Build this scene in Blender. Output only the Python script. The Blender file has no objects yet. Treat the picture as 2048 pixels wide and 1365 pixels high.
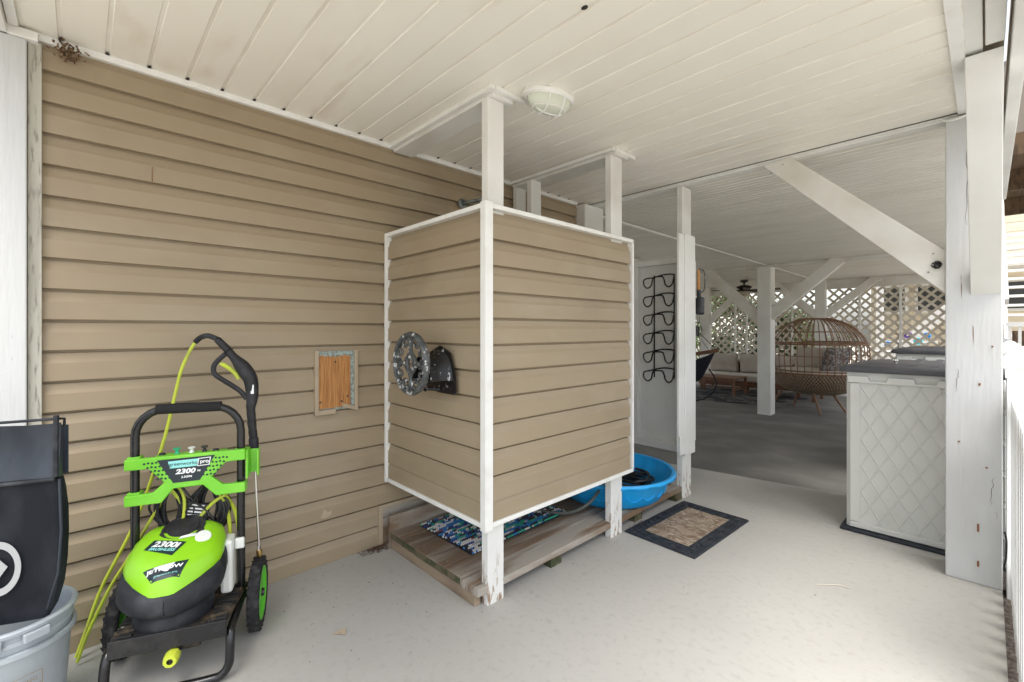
import bpy, math, random
from mathutils import Vector, Matrix, Euler
from mathutils.bvhtree import BVHTree
random.seed(7)
R = math.radians
sc = bpy.context.scene
COL = sc.collection
# ------------------------------------------------------------------ camera, sky, sun, exposure
cam = bpy.data.cameras.new('camera'); camo = bpy.data.objects.new('camera', cam); COL.objects.link(camo)
cam.sensor_width = 36; cam.lens = 904 / 2048 * 36; cam.shift_y = -20.5 / 2048
cam.clip_start = 0.02; cam.clip_end = 2000
camo.location = (0, 0, 1.3); camo.rotation_euler = (R(90), 0, R(46.4)); sc.camera = camo
w = bpy.data.worlds.new('World'); sc.world = w; w.use_nodes = True
nt = w.node_tree; nt.nodes.clear()
sky = nt.nodes.new('ShaderNodeTexSky'); sky.sky_type = 'NISHITA'; sky.sun_disc = False
SUN_EL, SUN_AZ = 67, 112          # azimuth clockwise from +Y
sky.sun_elevation = R(SUN_EL); sky.sun_rotation = R(SUN_AZ)
sky.air_density = 1.0; sky.dust_density = 3.0; sky.ozone_density = 1.0
hs = nt.nodes.new('ShaderNodeHueSaturation'); hs.inputs['Saturation'].default_value = 0.36
bg = nt.nodes.new('ShaderNodeBackground'); bg.inputs['Strength'].default_value = 0.15
wo = nt.nodes.new('ShaderNodeOutputWorld')
nt.links.new(sky.outputs[0], hs.inputs['Color']); nt.links.new(hs.outputs[0], bg.inputs['Color']); nt.links.new(bg.outputs[0], wo.inputs['Surface'])
sl = bpy.data.lights.new('sun', 'SUN'); sl.energy = 1.5; sl.angle = R(42); sl.color = (1, .95, .88)
so = bpy.data.objects.new('sun', sl); COL.objects.link(so)
_a = R(SUN_AZ); _e = R(SUN_EL)
sd = Vector((math.sin(_a) * math.cos(_e), math.cos(_a) * math.cos(_e), math.sin(_e)))
so.rotation_euler = sd.to_track_quat('Z', 'Y').to_euler()
sc.view_settings.view_transform = 'Standard'; sc.view_settings.look = 'None'
sc.view_settings.exposure = 1.42; sc.view_settings.gamma = 1; sc.view_settings.use_curve_mapping = False
try:
    sc.cycles.max_bounces = 12; sc.cycles.diffuse_bounces = 8
except Exception: pass

# ------------------------------------------------------------------ materials
MATS = {}
def mat(name, col, rough=.6, col2=None, vs=(3, 3, 3), vlo=.4, vhi=.65, bs=None, bst=.2, bdist=.002, metal=0,
        col3=None, v3=(9, 9, 9), t3=(.58, .66), zband=None, trans=0, spec=.5, detail=6, rnd=0):
    """noise-varied principled material in world metres; col2 by wide noise, col3 by sharp noise (optional z band)"""
    if name in MATS: return MATS[name]
    m = bpy.data.materials.new(name); m.use_nodes = True; n = m.node_tree; N = n.nodes; L = n.links
    b = N['Principled BSDF']; b.inputs['Roughness'].default_value = rough; b.inputs['Metallic'].default_value = metal
    b.inputs['Specular IOR Level'].default_value = spec
    if trans: b.inputs['Transmission Weight'].default_value = trans
    geo = N.new('ShaderNodeNewGeometry')
    def noise(scale, det=detail):
        mp = N.new('ShaderNodeMapping'); mp.inputs['Scale'].default_value = scale
        L.new(geo.outputs['Position'], mp.inputs['Vector'])
        t = N.new('ShaderNodeTexNoise'); t.inputs['Scale'].default_value = 1; t.inputs['Detail'].default_value = det
        L.new(mp.outputs[0], t.inputs['Vector']); return t.outputs['Fac']
    def ramp(src, lo, hi):
        r = N.new('ShaderNodeMapRange'); r.inputs['From Min'].default_value = lo; r.inputs['From Max'].default_value = hi
        L.new(src, r.inputs['Value']); return r.outputs[0]
    def mix(f, a, c):
        x = N.new('ShaderNodeMix'); x.data_type = 'RGBA'
        if hasattr(f, 'links'): L.new(f, x.inputs['Factor'])
        else: x.inputs['Factor'].default_value = f
        for v, i in ((a, 6), (c, 7)):
            if hasattr(v, 'links'): L.new(v, x.inputs[i])
            else: x.inputs[i].default_value = (*v, 1)
        return x.outputs[2]
    cur = tuple(col)
    if col2: cur = mix(ramp(noise(vs), vlo, vhi), cur, col2)
    if col3:
        f = ramp(noise(v3), *t3)
        if zband:
            sp = N.new('ShaderNodeSeparateXYZ'); L.new(geo.outputs['Position'], sp.inputs[0])
            z = ramp(sp.outputs['Z'], zband[1], zband[0])
            mu = N.new('ShaderNodeMath'); mu.operation = 'MULTIPLY'; L.new(f, mu.inputs[0]); L.new(z, mu.inputs[1]); f = mu.outputs[0]
        cur = mix(f, cur, col3)
    if rnd:
        oi = N.new('ShaderNodeObjectInfo'); h = N.new('ShaderNodeHueSaturation')
        v = N.new('ShaderNodeMapRange'); v.inputs['To Min'].default_value = 1 - rnd; v.inputs['To Max'].default_value = 1 + rnd
        L.new(oi.outputs['Random'], v.inputs['Value']); L.new(v.outputs[0], h.inputs['Value'])
        if hasattr(cur, 'links'): L.new(cur, h.inputs['Color'])
        else: h.inputs['Color'].default_value = (*cur, 1)
        cur = h.outputs[0]
    if hasattr(cur, 'links'): L.new(cur, b.inputs['Base Color'])
    else: b.inputs['Base Color'].default_value = (*cur, 1)
    if bs:
        bp = N.new('ShaderNodeBump'); bp.inputs['Strength'].default_value = bst; bp.inputs['Distance'].default_value = bdist
        L.new(noise(bs, 4), bp.inputs['Height']); L.new(bp.outputs[0], b.inputs['Normal'])
    MATS[name] = m; return m

M_paint = mat('white_painted_wood', (.74, .74, .71), .55, (.62, .61, .57), (2, 2, 2), .45, .75, bs=(120, 120, 9), bst=.35, bdist=.002)
M_paintH = mat('white_painted_beam', (.74, .73, .69), .55, (.60, .57, .50), (3, 3, 3), .45, .75, bs=(9, 90, 90), bst=.3)
M_peel = mat('white_paint_peeling_foot', (.74, .74, .71), .6, (.60, .59, .55), (3, 3, 3), .45, .75, col3=(.30, .21, .14), v3=(40, 40, 12), t3=(.54, .60), zband=(.04, .26), bs=(120, 120, 9), bst=.4)
M_peelR = mat('white_paint_cracked_post', (.60, .61, .61), .6, (.50, .505, .50), (3, 3, 1.5), .45, .75, col3=(.20, .12, .08), v3=(60, 60, 3.5), t3=(.70, .73), bs=(60, 60, 7), bst=.5, bdist=.004)
M_vinyl = mat('white_vinyl', (.80, .81, .80), .35, (.72, .73, .72), (5, 5, 5), .5, .8)
M_trimw = mat('white_aluminium_trim', (.80, .80, .77), .4, (.70, .68, .63), (8, 8, 8), .5, .8)
M_mold = mat('mouldy_corner_trim', (.48, .465, .40), .7, (.36, .345, .29), (30, 30, 3), .45, .7, col3=(.22, .205, .175), v3=(90, 90, 14), t3=(.52, .70))
def siding_mat(name, s):
    return mat(name, (.325, .258, .170), .5, (.378, .315, .228), (1.6, 1.6, 5), .50, .85, bs=s, bst=.22, bdist=.001, col3=(.280, .220, .150), v3=(3, 3, 3), t3=(.55, .85), rnd=.02)
M_sidY = siding_mat('tan_vinyl_siding_wall', (90, 5, 150))
M_sidX = siding_mat('tan_vinyl_siding_box', (5, 5, 150))
M_tantrim = mat('tan_vinyl_trim', (.42, .34, .24), .5, (.34, .28, .20), (10, 10, 10), .5, .8)
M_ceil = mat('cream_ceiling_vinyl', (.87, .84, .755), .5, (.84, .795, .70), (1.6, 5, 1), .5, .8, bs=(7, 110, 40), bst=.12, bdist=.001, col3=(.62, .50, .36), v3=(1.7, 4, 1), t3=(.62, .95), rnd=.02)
M_ceil2 = mat('greyer_ceiling_vinyl', (.74, .73, .66), .5, (.64, .63, .55), (1.6, 5, 1), .45, .8, bs=(7, 110, 40), bst=.12, bdist=.001, rnd=.03)  # greyer, darker base colour for the planks past the seam trim
M_groove = mat('dirty_ceiling_groove', (.77, .725, .64), .7, (.86, .83, .75), (3, 8, 1), .4, .6)
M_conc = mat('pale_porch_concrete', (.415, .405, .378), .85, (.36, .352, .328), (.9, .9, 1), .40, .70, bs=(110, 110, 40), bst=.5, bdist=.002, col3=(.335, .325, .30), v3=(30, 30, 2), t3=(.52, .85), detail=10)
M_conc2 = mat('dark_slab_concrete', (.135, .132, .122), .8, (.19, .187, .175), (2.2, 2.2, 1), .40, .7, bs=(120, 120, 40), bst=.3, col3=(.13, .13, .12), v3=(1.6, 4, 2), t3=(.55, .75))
M_deckA = mat('weathered_brown_board', (.165, .112, .072), .85, (.31, .28, .24), (14, 1.6, 6), .44, .68, bs=(130, 4, 60), bst=.9, bdist=.004, col3=(.07, .045, .03), v3=(70, 2.2, 30), t3=(.60, .68), rnd=.12)
M_deckB = mat('weathered_grey_board', (.36, .33, .285), .85, (.19, .125, .075), (10, 1.8, 6), .44, .62, bs=(130, 4, 60), bst=.9, bdist=.004, col3=(.10, .065, .045), v3=(60, 2.6, 30), t3=(.62, .70))
M_moss = mat('mossy_board_end', (.12, .10, .06), .9, (.05, .06, .025), (20, 20, 20), .45, .6, bs=(80, 80, 80), bst=.6)
M_sleeper = mat('tan_wood_sleeper', (.30, .23, .16), .85, (.18, .13, .09), (4, 20, 20), .45, .7, bs=(20, 120, 120), bst=.6)
M_black = mat('black_painted_steel', (.012, .012, .013), .22, (.03, .03, .03), (14, 14, 14), .55, .8)
M_plast = mat('black_plastic', (.022, .022, .025), .45, (.06, .06, .065), (12, 12, 12), .5, .8, bs=(200, 200, 200), bst=.15, spec=0.3)
M_dusty = mat('dusty_black_plastic', (.018, .020, .024), .5, (.05, .054, .06), (14, 14, 14), .48, .75, bs=(90, 90, 90), bst=.2, spec=0.25)
M_tray = mat('dirty_black_tray', (.02, .02, .02), .55, (.10, .075, .05), (18, 18, 18), .5, .65, col3=(.35, .33, .30), v3=(60, 60, 60), t3=(.68, .72), bs=(90, 90, 90), bst=.5, spec=0.25)
M_foam = mat('black_foam_grip', (.025, .025, .025), .95, bs=(300, 300, 300), bst=.6, spec=0.15)
M_green = mat('lime_green_plastic', (.17, .56, .03), .38, (.25, .66, .06), (6, 6, 6), .45, .7)
M_lime = mat('lime_cap_plastic', (.25, .57, .010), .34, (.28, .60, .03), (6, 6, 6), .45, .75)
M_green2 = mat('green_wheel_plastic', (.10, .50, .03), .4)
M_hose = mat('yellow_green_hose', (.52, .60, .05), .45, (.36, .40, .06), (12, 12, 12), .5, .75)
M_rubber = mat('black_rubber', (.022, .022, .024), .8, (.07, .07, .07), (30, 30, 30), .5, .75, bs=(80, 80, 80), bst=.5, spec=0.2)
M_chrome = mat('steel', (.62, .61, .59), .28, metal=1)
M_brass = mat('brass', (.62, .42, .16), .35, metal=1)
M_tank = mat('translucent_white_plastic', (.74, .76, .72), .45, (.66, .67, .62), (9, 9, 9), .5, .8)
M_dec_k = mat('black_decal', (.010, .022, .030), .35)
M_dec_w = mat('white_decal', (.80, .82, .82), .4)
M_dec_t = mat('teal_decal', (.28, .72, .68), .4)
M_fabric = mat('black_mesh_fabric', (.012, .014, .018), .65, (.03, .033, .04), (8, 8, 4), .45, .7, bs=(420, 420, 30), bst=.8, bdist=.002, spec=0.12)
M_fabric2 = mat('black_vinyl_flap', (.02, .026, .036), .42, (.05, .06, .075), (9, 9, 3), .45, .75, bs=(60, 60, 20), bst=.3, spec=0.35)
M_emblem = mat('grey_emblem_print', (.34, .345, .35), .6)
M_bucket = mat('grey_blue_bucket', (.36, .40, .43), .45, (.28, .31, .34), (7, 7, 7), .45, .75, col3=(.15, .15, .14), v3=(22, 22, 9), t3=(.68, .75))
M_print = mat('brown_bucket_print', (.22, .17, .11), .6)
M_cast = mat('flaking_cast_iron', (.075, .082, .085), .5, (.13, .14, .135), (30, 30, 30), .4, .7, metal=.3, col3=(.55, .56, .56), v3=(40, 40, 40), t3=(.60, .63), bs=(160, 160, 160), bst=.5)
M_castk = mat('black_cast_iron', (.008, .008, .008), .4, metal=.2, col3=(.45, .46, .47), v3=(50, 50, 24), t3=(.63, .66))
M_orange = mat('orange_stained_wood', (.50, .24, .075), .6, (.33, .13, .035), (40, 160, 7), .42, .62, bs=(60, 200, 8), bst=.8, bdist=.003, col3=(.10, .04, .02), v3=(60, 170, 6), t3=(.62, .68))
M_bluegrey = mat('grey_blue_paint_remnant', (.34, .42, .40), .8, (.20, .22, .19), (60, 60, 60), .45, .6)
M_galv = mat('galvanised_pipe', (.26, .30, .29), .45, (.12, .14, .13), (30, 30, 30), .45, .7, metal=.6)
M_glass = mat('frosted_green_glass', (.62, .65, .55), .25, (.62, .64, .54), (12, 12, 12), .4, .7, bs=(90, 300, 90), bst=.3)
M_pool = mat('blue_pool_plastic', (.012, .34, .76), .35, (.014, .38, .80), (8, 8, 8), .45, .7)
M_khose = mat('black_garden_hose', (.015, .015, .016), .5)
M_wire = mat('grey_cable', (.10, .11, .10), .6)
M_matk = mat('dark_rubber_mat', (.022, .027, .035), .6, (.05, .055, .065), (20, 20, 20), .45, .75, bs=(70, 70, 70), bst=.5, spec=0.3)
M_coir = mat('worn_coir', (.30, .23, .165), .95, (.17, .11, .07), (14, 14, 14), .42, .62, bs=(260, 60, 100), bst=1, bdist=.006, col3=(.42, .37, .30), v3=(30, 90, 30), t3=(.52, .62))
M_resin = mat('pale_resin', (.63, .635, .60), .45, (.55, .555, .52), (5, 5, 5), .5, .8)
M_resing = mat('grey_resin_lid', (.060, .061, .070), .45, (.095, .095, .105), (7, 7, 7), .5, .8)
M_lattice = mat('cream_lattice', (.66, .61, .52), .6, (.50, .44, .34), (4, 4, 4), .45, .75)
M_rattan = mat('brown_rattan', (.22, .11, .055), .5, (.13, .06, .03), (14, 14, 14), .45, .7)
M_wicker = mat('grey_brown_wicker', (.40, .33, .25), .7, (.24, .17, .11), (60, 60, 60), .4, .6)
M_cush = mat('beige_cushion', (.42, .38, .33), .9, (.34, .30, .26), (5, 5, 5), .45, .75, bs=(30, 30, 30), bst=.3, bdist=.01)
M_cushw = mat('cream_seat_cushion', (.56, .53, .47), .9, bs=(30, 30, 30), bst=.3, bdist=.01)
M_cushp = mat('patterned_grey_pillow', (.30, .28, .27), .9, (.10, .09, .085), (26, 26, 26), .47, .54)
M_teak = mat('brown_teak', (.19, .088, .042), .5, (.12, .055, .028), (3, 20, 20), .45, .7)
M_fan = mat('dark_bronze', (.025, .017, .014), .4, metal=.3)
M_fang = mat('cream_fan_glass', (.45, .41, .32), .4)
M_navy = mat('navy_canvas', (.006, .007, .014), .9, (.012, .013, .024), (10, 10, 10), .45, .7)
M_rug = mat('grey_patterned_rug', (.14, .135, .13), .95, (.035, .035, .038), (3.2, 3.2, 3.2), .48, .52, bs=(90, 90, 90), bst=.5)
M_leaf = mat('garden_leaf', (.075, .12, .028), .55, (.13, .19, .05), (3, 3, 3), .4, .65)
M_leaf2 = mat('dark_garden_leaf', (.030, .06, .018), .6, (.06, .10, .03), (3, 3, 3), .4, .65)
M_bark = mat('bark', (.12, .09, .065), .9, bs=(40, 40, 10), bst=.8)
M_ground = mat('sandy_yard', (.52, .48, .40), .95, (.42, .38, .31), (1.5, 1.5, 1), .42, .65, bs=(60, 60, 60), bst=.5)
M_gravel = mat('dark_mulch', (.10, .075, .055), .95, (.20, .17, .14), (60, 60, 60), .42, .6, bs=(90, 90, 90), bst=1, bdist=.01)
M_nwall = mat('neighbour_tan_wall', (.70, .61, .46), .7, (.74, .66, .52), (1, 1, 9), .4, .7)
M_nwhite = mat('neighbour_white', (.78, .78, .76), .6)
M_dark = mat('dark_window', (.05, .055, .06), .2)
M_odeck = mat('brown_deck_timber', (.12, .078, .045), .85, (.06, .038, .022), (30, 2, 10), .42, .66, bs=(90, 3, 50), bst=.7)
M_gutter = mat('grey_gutter', (.33, .30, .26), .5)
M_rust = mat('rust_stain', (.22, .09, .035), .8)
M_dirt = mat('dark_leaf_litter', (.07, .035, .022), .95, (.14, .08, .05), (90, 90, 90), .4, .6)
M_nest = mat('brown_nest', (.20, .12, .06), .95, (.08, .045, .025), (90, 90, 90), .42, .58)
M_roof = mat('grey_shingle', (.22, .21, .20), .9, (.15, .145, .14), (3, 3, 3), .4, .6)
BEADS = [mat('bead_' + n, c, .6) for n, c in (('black', (.015, .015, .02)), ('white', (.66, .64, .60)), ('navy', (.02, .05, .22)), ('blue', (.02, .17, .45)), ('green', (.02, .33, .22)), ('grey', (.40, .40, .42)), ('maroon', (.20, .04, .05)))]

# ------------------------------------------------------------------ mesh builder and scene helpers
OFF = {}
class MB:
    def __init__(s): s.v = []; s.f = []; s.mi = []; s.M = Matrix.Identity(4)
    def add(s, vs, fs, mi=0):
        b = len(s.v); s.v += [s.M @ Vector(p) for p in vs]; s.f += [tuple(b + i for i in f) for f in fs]; s.mi += [mi] * len(fs); return s
    def box(s, x0, x1, y0, y1, z0, z1, mi=0):
        x0, x1 = sorted((x0, x1)); y0, y1 = sorted((y0, y1)); z0, z1 = sorted((z0, z1))
        vs = [(x, y, z) for z in (z0, z1) for y in (y0, y1) for x in (x0, x1)]
        return s.add(vs, [(0, 2, 3, 1), (4, 5, 7, 6), (0, 1, 5, 4), (2, 6, 7, 3), (0, 4, 6, 2), (1, 3, 7, 5)], mi)
    def beam(s, a, b, w, h, up=(0, 0, 1), mi=0, t2=None):
        a = Vector(a); b = Vector(b); d = (b - a).normalized(); up = Vector(up)
        side = d.cross(up).normalized(); u = side.cross(d).normalized(); k = t2 or 1
        vs = [a + side * (i * w / 2) + u * (j * h / 2) for i, j in ((-1, -1), (1, -1), (1, 1), (-1, 1))] + [b + side * (i * w * k / 2) + u * (j * h * k / 2) for i, j in ((-1, -1), (1, -1), (1, 1), (-1, 1))]
        return s.add(vs, [(3, 2, 1, 0), (4, 5, 6, 7), (0, 1, 5, 4), (1, 2, 6, 5), (2, 3, 7, 6), (3, 0, 4, 7)], mi)
    def tube(s, pts, r, n=8, closed=False, mi=0, flat=1, cap=True):
        pts = [Vector(p) for p in pts]; m = len(pts); vs = []; fs = []
        rr = r if hasattr(r, '__len__') else [r] * m
        T = [((pts[(i + 1) % m] - pts[i - 1]) if closed else (pts[min(i + 1, m - 1)] - pts[max(i - 1, 0)])).normalized() for i in range(m)]
        up = Vector((0, 0, 1)) if abs(T[0].z) < .9 else Vector((1, 0, 0))
        nrm = (up - T[0] * up.dot(T[0])).normalized()
        for i in range(m):
            nrm = nrm - T[i] * nrm.dot(T[i])
            nrm = nrm.normalized() if nrm.length > 1e-5 else T[i].orthogonal().normalized()
            bi = T[i].cross(nrm)
            for k in range(n):
                a = 2 * math.pi * k / n
                vs.append(pts[i] + nrm * (math.cos(a) * rr[i]) + bi * (math.sin(a) * rr[i] * flat))
        for i in range(m if closed else m - 1):
            j = (i + 1) % m
            for k in range(n):
                k2 = (k + 1) % n; fs.append((i * n + k, i * n + k2, j * n + k2, j * n + k))
        if not closed and cap: fs += [tuple(range(n - 1, -1, -1)), tuple((m - 1) * n + k for k in range(n))]
        return s.add(vs, fs, mi)
    def loft(s, rings, cap0=True, cap1=True, mi=0):
        n = len(rings[0]); vs = [p for r in rings for p in r]; fs = []
        for i in range(len(rings) - 1):
            for k in range(n):
                k2 = (k + 1) % n; fs.append((i * n + k, i * n + k2, (i + 1) * n + k2, (i + 1) * n + k))
        if cap0: fs.append(tuple(range(n - 1, -1, -1)))
        if cap1: fs.append(tuple((len(rings) - 1) * n + k for k in range(n)))
        return s.add(vs, fs, mi)
    def lathe(s, prof, c=(0, 0, 0), n=32, axis='z', mi=0, caps=False, fn=None):
        rings = []
        for r, h in prof:
            ring = []
            for k in range(n):
                a = 2 * math.pi * k / n; q = r * (fn(a, h) if fn else 1)
                x, y = math.cos(a) * q, math.sin(a) * q
                p = (x, y, h) if axis == 'z' else ((x, h, -y) if axis == 'y' else (h, x, y))
                ring.append((c[0] + p[0], c[1] + p[1], c[2] + p[2]))
            rings.append(ring)
        return s.loft(rings, caps, caps, mi)
    def prism(s, poly, z0, z1, mi=0, ax='z'):
        n = len(poly)
        def q(p, z): return (p[0], p[1], z) if ax == 'z' else ((p[0], z, p[1]) if ax == 'y' else (z, p[0], p[1]))
        vs = [q(p, z0) for p in poly] + [q(p, z1) for p in poly]
        fs = [tuple(range(n - 1, -1, -1)), tuple(range(n, 2 * n))] + [(i, (i + 1) % n, n + (i + 1) % n, n + i) for i in range(n)]
        return s.add(vs, fs, mi)
    def mesh(s, name, mats, off=Vector((0, 0, 0)), smooth=False):
        me = bpy.data.meshes.new(name); me.from_pydata([v - off for v in s.v], [], s.f)
        for m in (mats if isinstance(mats, (list, tuple)) else [mats]): me.materials.append(m)
        me.polygons.foreach_set('material_index', s.mi)
        import bmesh
        bm = bmesh.new(); bm.from_mesh(me); bmesh.ops.recalc_face_normals(bm, faces=bm.faces); bm.to_mesh(me); bm.free()
        if smooth:
            me.polygons.foreach_set('use_smooth', [True] * len(me.polygons))
            if smooth != 'all':
                try: me.set_sharp_from_angle(angle=R(38))
                except Exception: pass
        me.update(); return me
    def build(s, name, mats, parent=None, smooth=False, bevel=0, kind=None):
        off = OFF[parent.name] if parent else Vector((0, 0, 0))
        o = bpy.data.objects.new(name, s.mesh(name, mats, off, smooth)); COL.objects.link(o)
        if parent: o.parent = parent; OFF[o.name] = off
        else: OFF[o.name] = Vector((0, 0, 0))
        if bevel:
            b = o.modifiers.new('edge', 'BEVEL'); b.width = bevel; b.segments = 2; b.limit_method = 'ANGLE'; b.angle_limit = R(40)
        if kind: o['kind'] = kind
        return o
def tag(o, label=None, cat=None, group=None, kind=None):
    if label: o['label'] = label
    if cat: o['category'] = cat
    if group: o['group'] = group
    if kind: o['kind'] = kind
    return o
def thing(name, loc, label=None, cat=None, group=None, kind=None):
    o = bpy.data.objects.new(name, None); COL.objects.link(o); o.location = loc; o.empty_display_size = .1
    OFF[o.name] = Vector(loc); return tag(o, label, cat, group, kind)
def inst(me, name, parent, M):
    o = bpy.data.objects.new(name, me); COL.objects.link(o); o.parent = parent
    o.matrix_local = Matrix.Translation(-OFF[parent.name]) @ M; return o
def B(*a, **k): return MB().box(*a, **k)
def arc(c, r, a0, a1, n, f): return [f(c[0] + r * math.cos(R(a0 + (a1 - a0) * i / n)), c[1] + r * math.sin(R(a0 + (a1 - a0) * i / n))) for i in range(n + 1)]
def smooth_path(pts, k=6):
    P = [Vector(p) for p in pts]; out = []
    for i in range(len(P) - 1):
        p0 = P[max(i - 1, 0)]; p1 = P[i]; p2 = P[i + 1]; p3 = P[min(i + 2, len(P) - 1)]
        for j in range(k):
            t = j / k; out.append(.5 * ((2 * p1) + (p2 - p0) * t + (2 * p0 - 5 * p1 + 4 * p2 - p3) * t * t + (3 * p1 - p0 - 3 * p2 + p3) * t ** 3))
    out.append(P[-1]); return out
def text_verts(body, size, ext=.0, bold=0, shear=0, sx=1):
    cu = bpy.data.curves.new('t', 'FONT'); cu.body = body; cu.size = size; cu.extrude = 0; cu.offset = bold; cu.shear = shear
    cu.align_x = 'CENTER'; cu.align_y = 'CENTER'; cu.resolution_u = 3
    ob = bpy.data.objects.new('t', cu); COL.objects.link(ob)
    dg = bpy.context.evaluated_depsgraph_get(); me = bpy.data.meshes.new_from_object(ob.evaluated_get(dg))
    vs = [(v.co.x * sx, v.co.y) for v in me.vertices]; fs = [tuple(p.vertices) for p in me.polygons]
    bpy.data.objects.remove(ob); bpy.data.curves.remove(cu); bpy.data.meshes.remove(me); return vs, fs

# ================================================================== GROUND
g = MB(); g.box(-60, 60, -60, 60, -.36, -.30); tag(g.build('ground', M_ground), 'sandy yard around the house', kind='structure')
porch = MB(); porch.prism([(-2.74, -2.5), (.055, -2.5), (.055, 3.30), (.06, 4.38), (-.9, 4.36), (-2.74, 4.08)], -.14, 0)
po = porch.build('porch_floor', M_conc); tag(po, 'pale concrete porch slab', kind='structure')
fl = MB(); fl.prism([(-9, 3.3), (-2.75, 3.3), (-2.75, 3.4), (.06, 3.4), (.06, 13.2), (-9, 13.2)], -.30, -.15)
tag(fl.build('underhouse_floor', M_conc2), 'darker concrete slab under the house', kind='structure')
wk = MB().box(.16, 7, -6, 14, -.30, -.16); tag(wk.build('side_path', M_conc), 'pale concrete path beside the porch', kind='structure')
wk = MB().box(-8, .0, -9, -2.52, -.30, -.05); tag(wk.build('driveway', M_conc), 'pale concrete drive in front of the porch', kind='structure')
gs = MB().box(.057, .158, -2.5, 13, -.30, -.06); tag(gs.build('mulch_strip', M_gravel), 'narrow dark mulch strip between slab and fence', kind='structure')

# ================================================================== CEILING
ceil = thing('ceiling', (-1.3, 2, 2.45), 'cream vinyl plank ceiling', kind='structure')
def plank_mesh(name, x0, x1, pitch, grooves, gw, gd, m1, m2):
    """plank running along X; profile across Y: flats with dirty V grooves"""
    prof = []; seg = pitch / grooves
    for i in range(grooves):
        a = i * seg
        prof += [(a, gd), (a + gw * .35, gd), (a + gw * .5, 0)] if i == 0 else [(a - gw * .3, 0), (a - gw * .12, gd * .7), (a + gw * .12, gd * .7), (a + gw * .3, 0)]
    prof += [(pitch - gw * .5, 0), (pitch - gw * .35, gd), (pitch, gd)]
    mb = MB(); n = len(prof)
    vs = [(x, y, z) for x in (x0, x1) for y, z in prof]
    for i in range(n - 1):
        flat = prof[i][1] < gd * .5 and prof[i + 1][1] < gd * .5
        mb.add([vs[i], vs[i + 1], vs[n + i + 1], vs[n + i]], [(0, 3, 2, 1)], 0 if flat else 1)
    return mb.mesh(name, [m1, m2])
pm = plank_mesh('ceiling_plank', -2.55, -.06, .1365, 1, .017, .004, M_ceil, M_groove)
for k in range(-1, 26):
    y = -.059 + .1365 * k
    if y + .1365 <= 3.40: inst(pm, 'ceiling_plank', ceil, Matrix.Translation((0, y, 2.45)))
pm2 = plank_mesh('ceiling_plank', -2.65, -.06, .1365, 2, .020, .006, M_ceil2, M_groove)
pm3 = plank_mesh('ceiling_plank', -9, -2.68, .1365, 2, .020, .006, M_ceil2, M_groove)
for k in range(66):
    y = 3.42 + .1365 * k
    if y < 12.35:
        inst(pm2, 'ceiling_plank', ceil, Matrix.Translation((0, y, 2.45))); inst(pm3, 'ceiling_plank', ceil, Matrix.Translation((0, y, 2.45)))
t = MB(); t.box(-9, -.06, 3.375, 3.425, 2.428, 2.447).box(-9, -.06, 3.36, 3.372, 2.44, 2.449); t.build('seam_trim', M_trimw, ceil)
t = MB(); t.box(-2.685, -2.645, 3.43, 12.3, 2.436, 2.449); t.build('seam_trim', M_trimw, ceil)
t = MB(); t.box(-9, -.06, 8.66, 8.80, 2.40, 2.447); t.build('cross_beam', M_paintH, ceil)
t = MB(); t.box(-9, .05, 12.25, 12.33, 2.24, 2.447); t.build('cross_beam', M_paintH, ceil)
t = MB(); t.prism([(-2.552, 2.449), (-2.522, 2.449), (-2.522, 2.442), (-2.528, 2.434), (-2.530, 2.424), (-2.552, 2.424)], -.16, 3.22, ax='y'); t.build('edge_channel', M_trimw, ceil)
t = MB(); t.box(-.104, -.062, -.2, 3.36, 2.436, 2.449); t.build('edge_channel', M_trimw, ceil)
m_ = MB()
for k in range(0, 24):
    y = -.059 + .1365 * k
    if y < 3.2: m_.prism([(-2.521, y - .007), (-2.521, y + .007), (-2.500, y + .003), (-2.500, y - .003)], 2.4465, 2.4492)
m_.build('seam_gap', mat('dark_gap', (.03, .025, .02), .9), ceil, kind='stuff')
m_ = MB(); q = [(-.985 + .016 * math.cos(a) * random.uniform(.7, 1.1), 1.295 + .010 * math.sin(a)) for a in [i * .785 for i in range(8)]]; m_.prism(q, 2.4475, 2.4492); m_.build('ceiling_hole', mat('dark_gap', (.03, .025, .02), .9), ceil)
# house above the ceiling
up = MB(); up.box(-9, .05, -.42, 12.45, 2.475, 5.2); up.box(-9, .11, -.6, 12.7, 5.2, 5.4)
tag(up.build('upper_storey', M_sidX), 'tan upper storey of the stilt house above the porch ceiling', 'house')
fb = thing('entry_beam', (-1.2, -.3, 2.4), 'white beam across the front edge of the porch ceiling', 'beam')
B(-2.74, .05, -.40, -.20, 2.40, 2.474).build('board', M_paintH, fb); B(-2.48, -.065, -.197, -.17, 2.43, 2.447).build('trim', M_trimw, fb)
sb = thing('side_beam', (0, 1.5, 2.4), 'white painted double beam running along the open right side of the porch', 'beam')
B(-.064, -.010, -.2, 3.32, 2.452, 2.472).build('board', M_paint, sb, bevel=.003)
B(-.004, .050, -.2, 2.62, 2.440, 2.472).build('board', M_paint, sb, bevel=.003)
B(.066, .112, -.2, 5.6, 2.40, 2.62).build('fascia_board', M_paint, sb, bevel=.003)
B(.116, .150, -.2, 3.9, 2.44, 2.70).build('gutter', M_gutter, sb)

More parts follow.
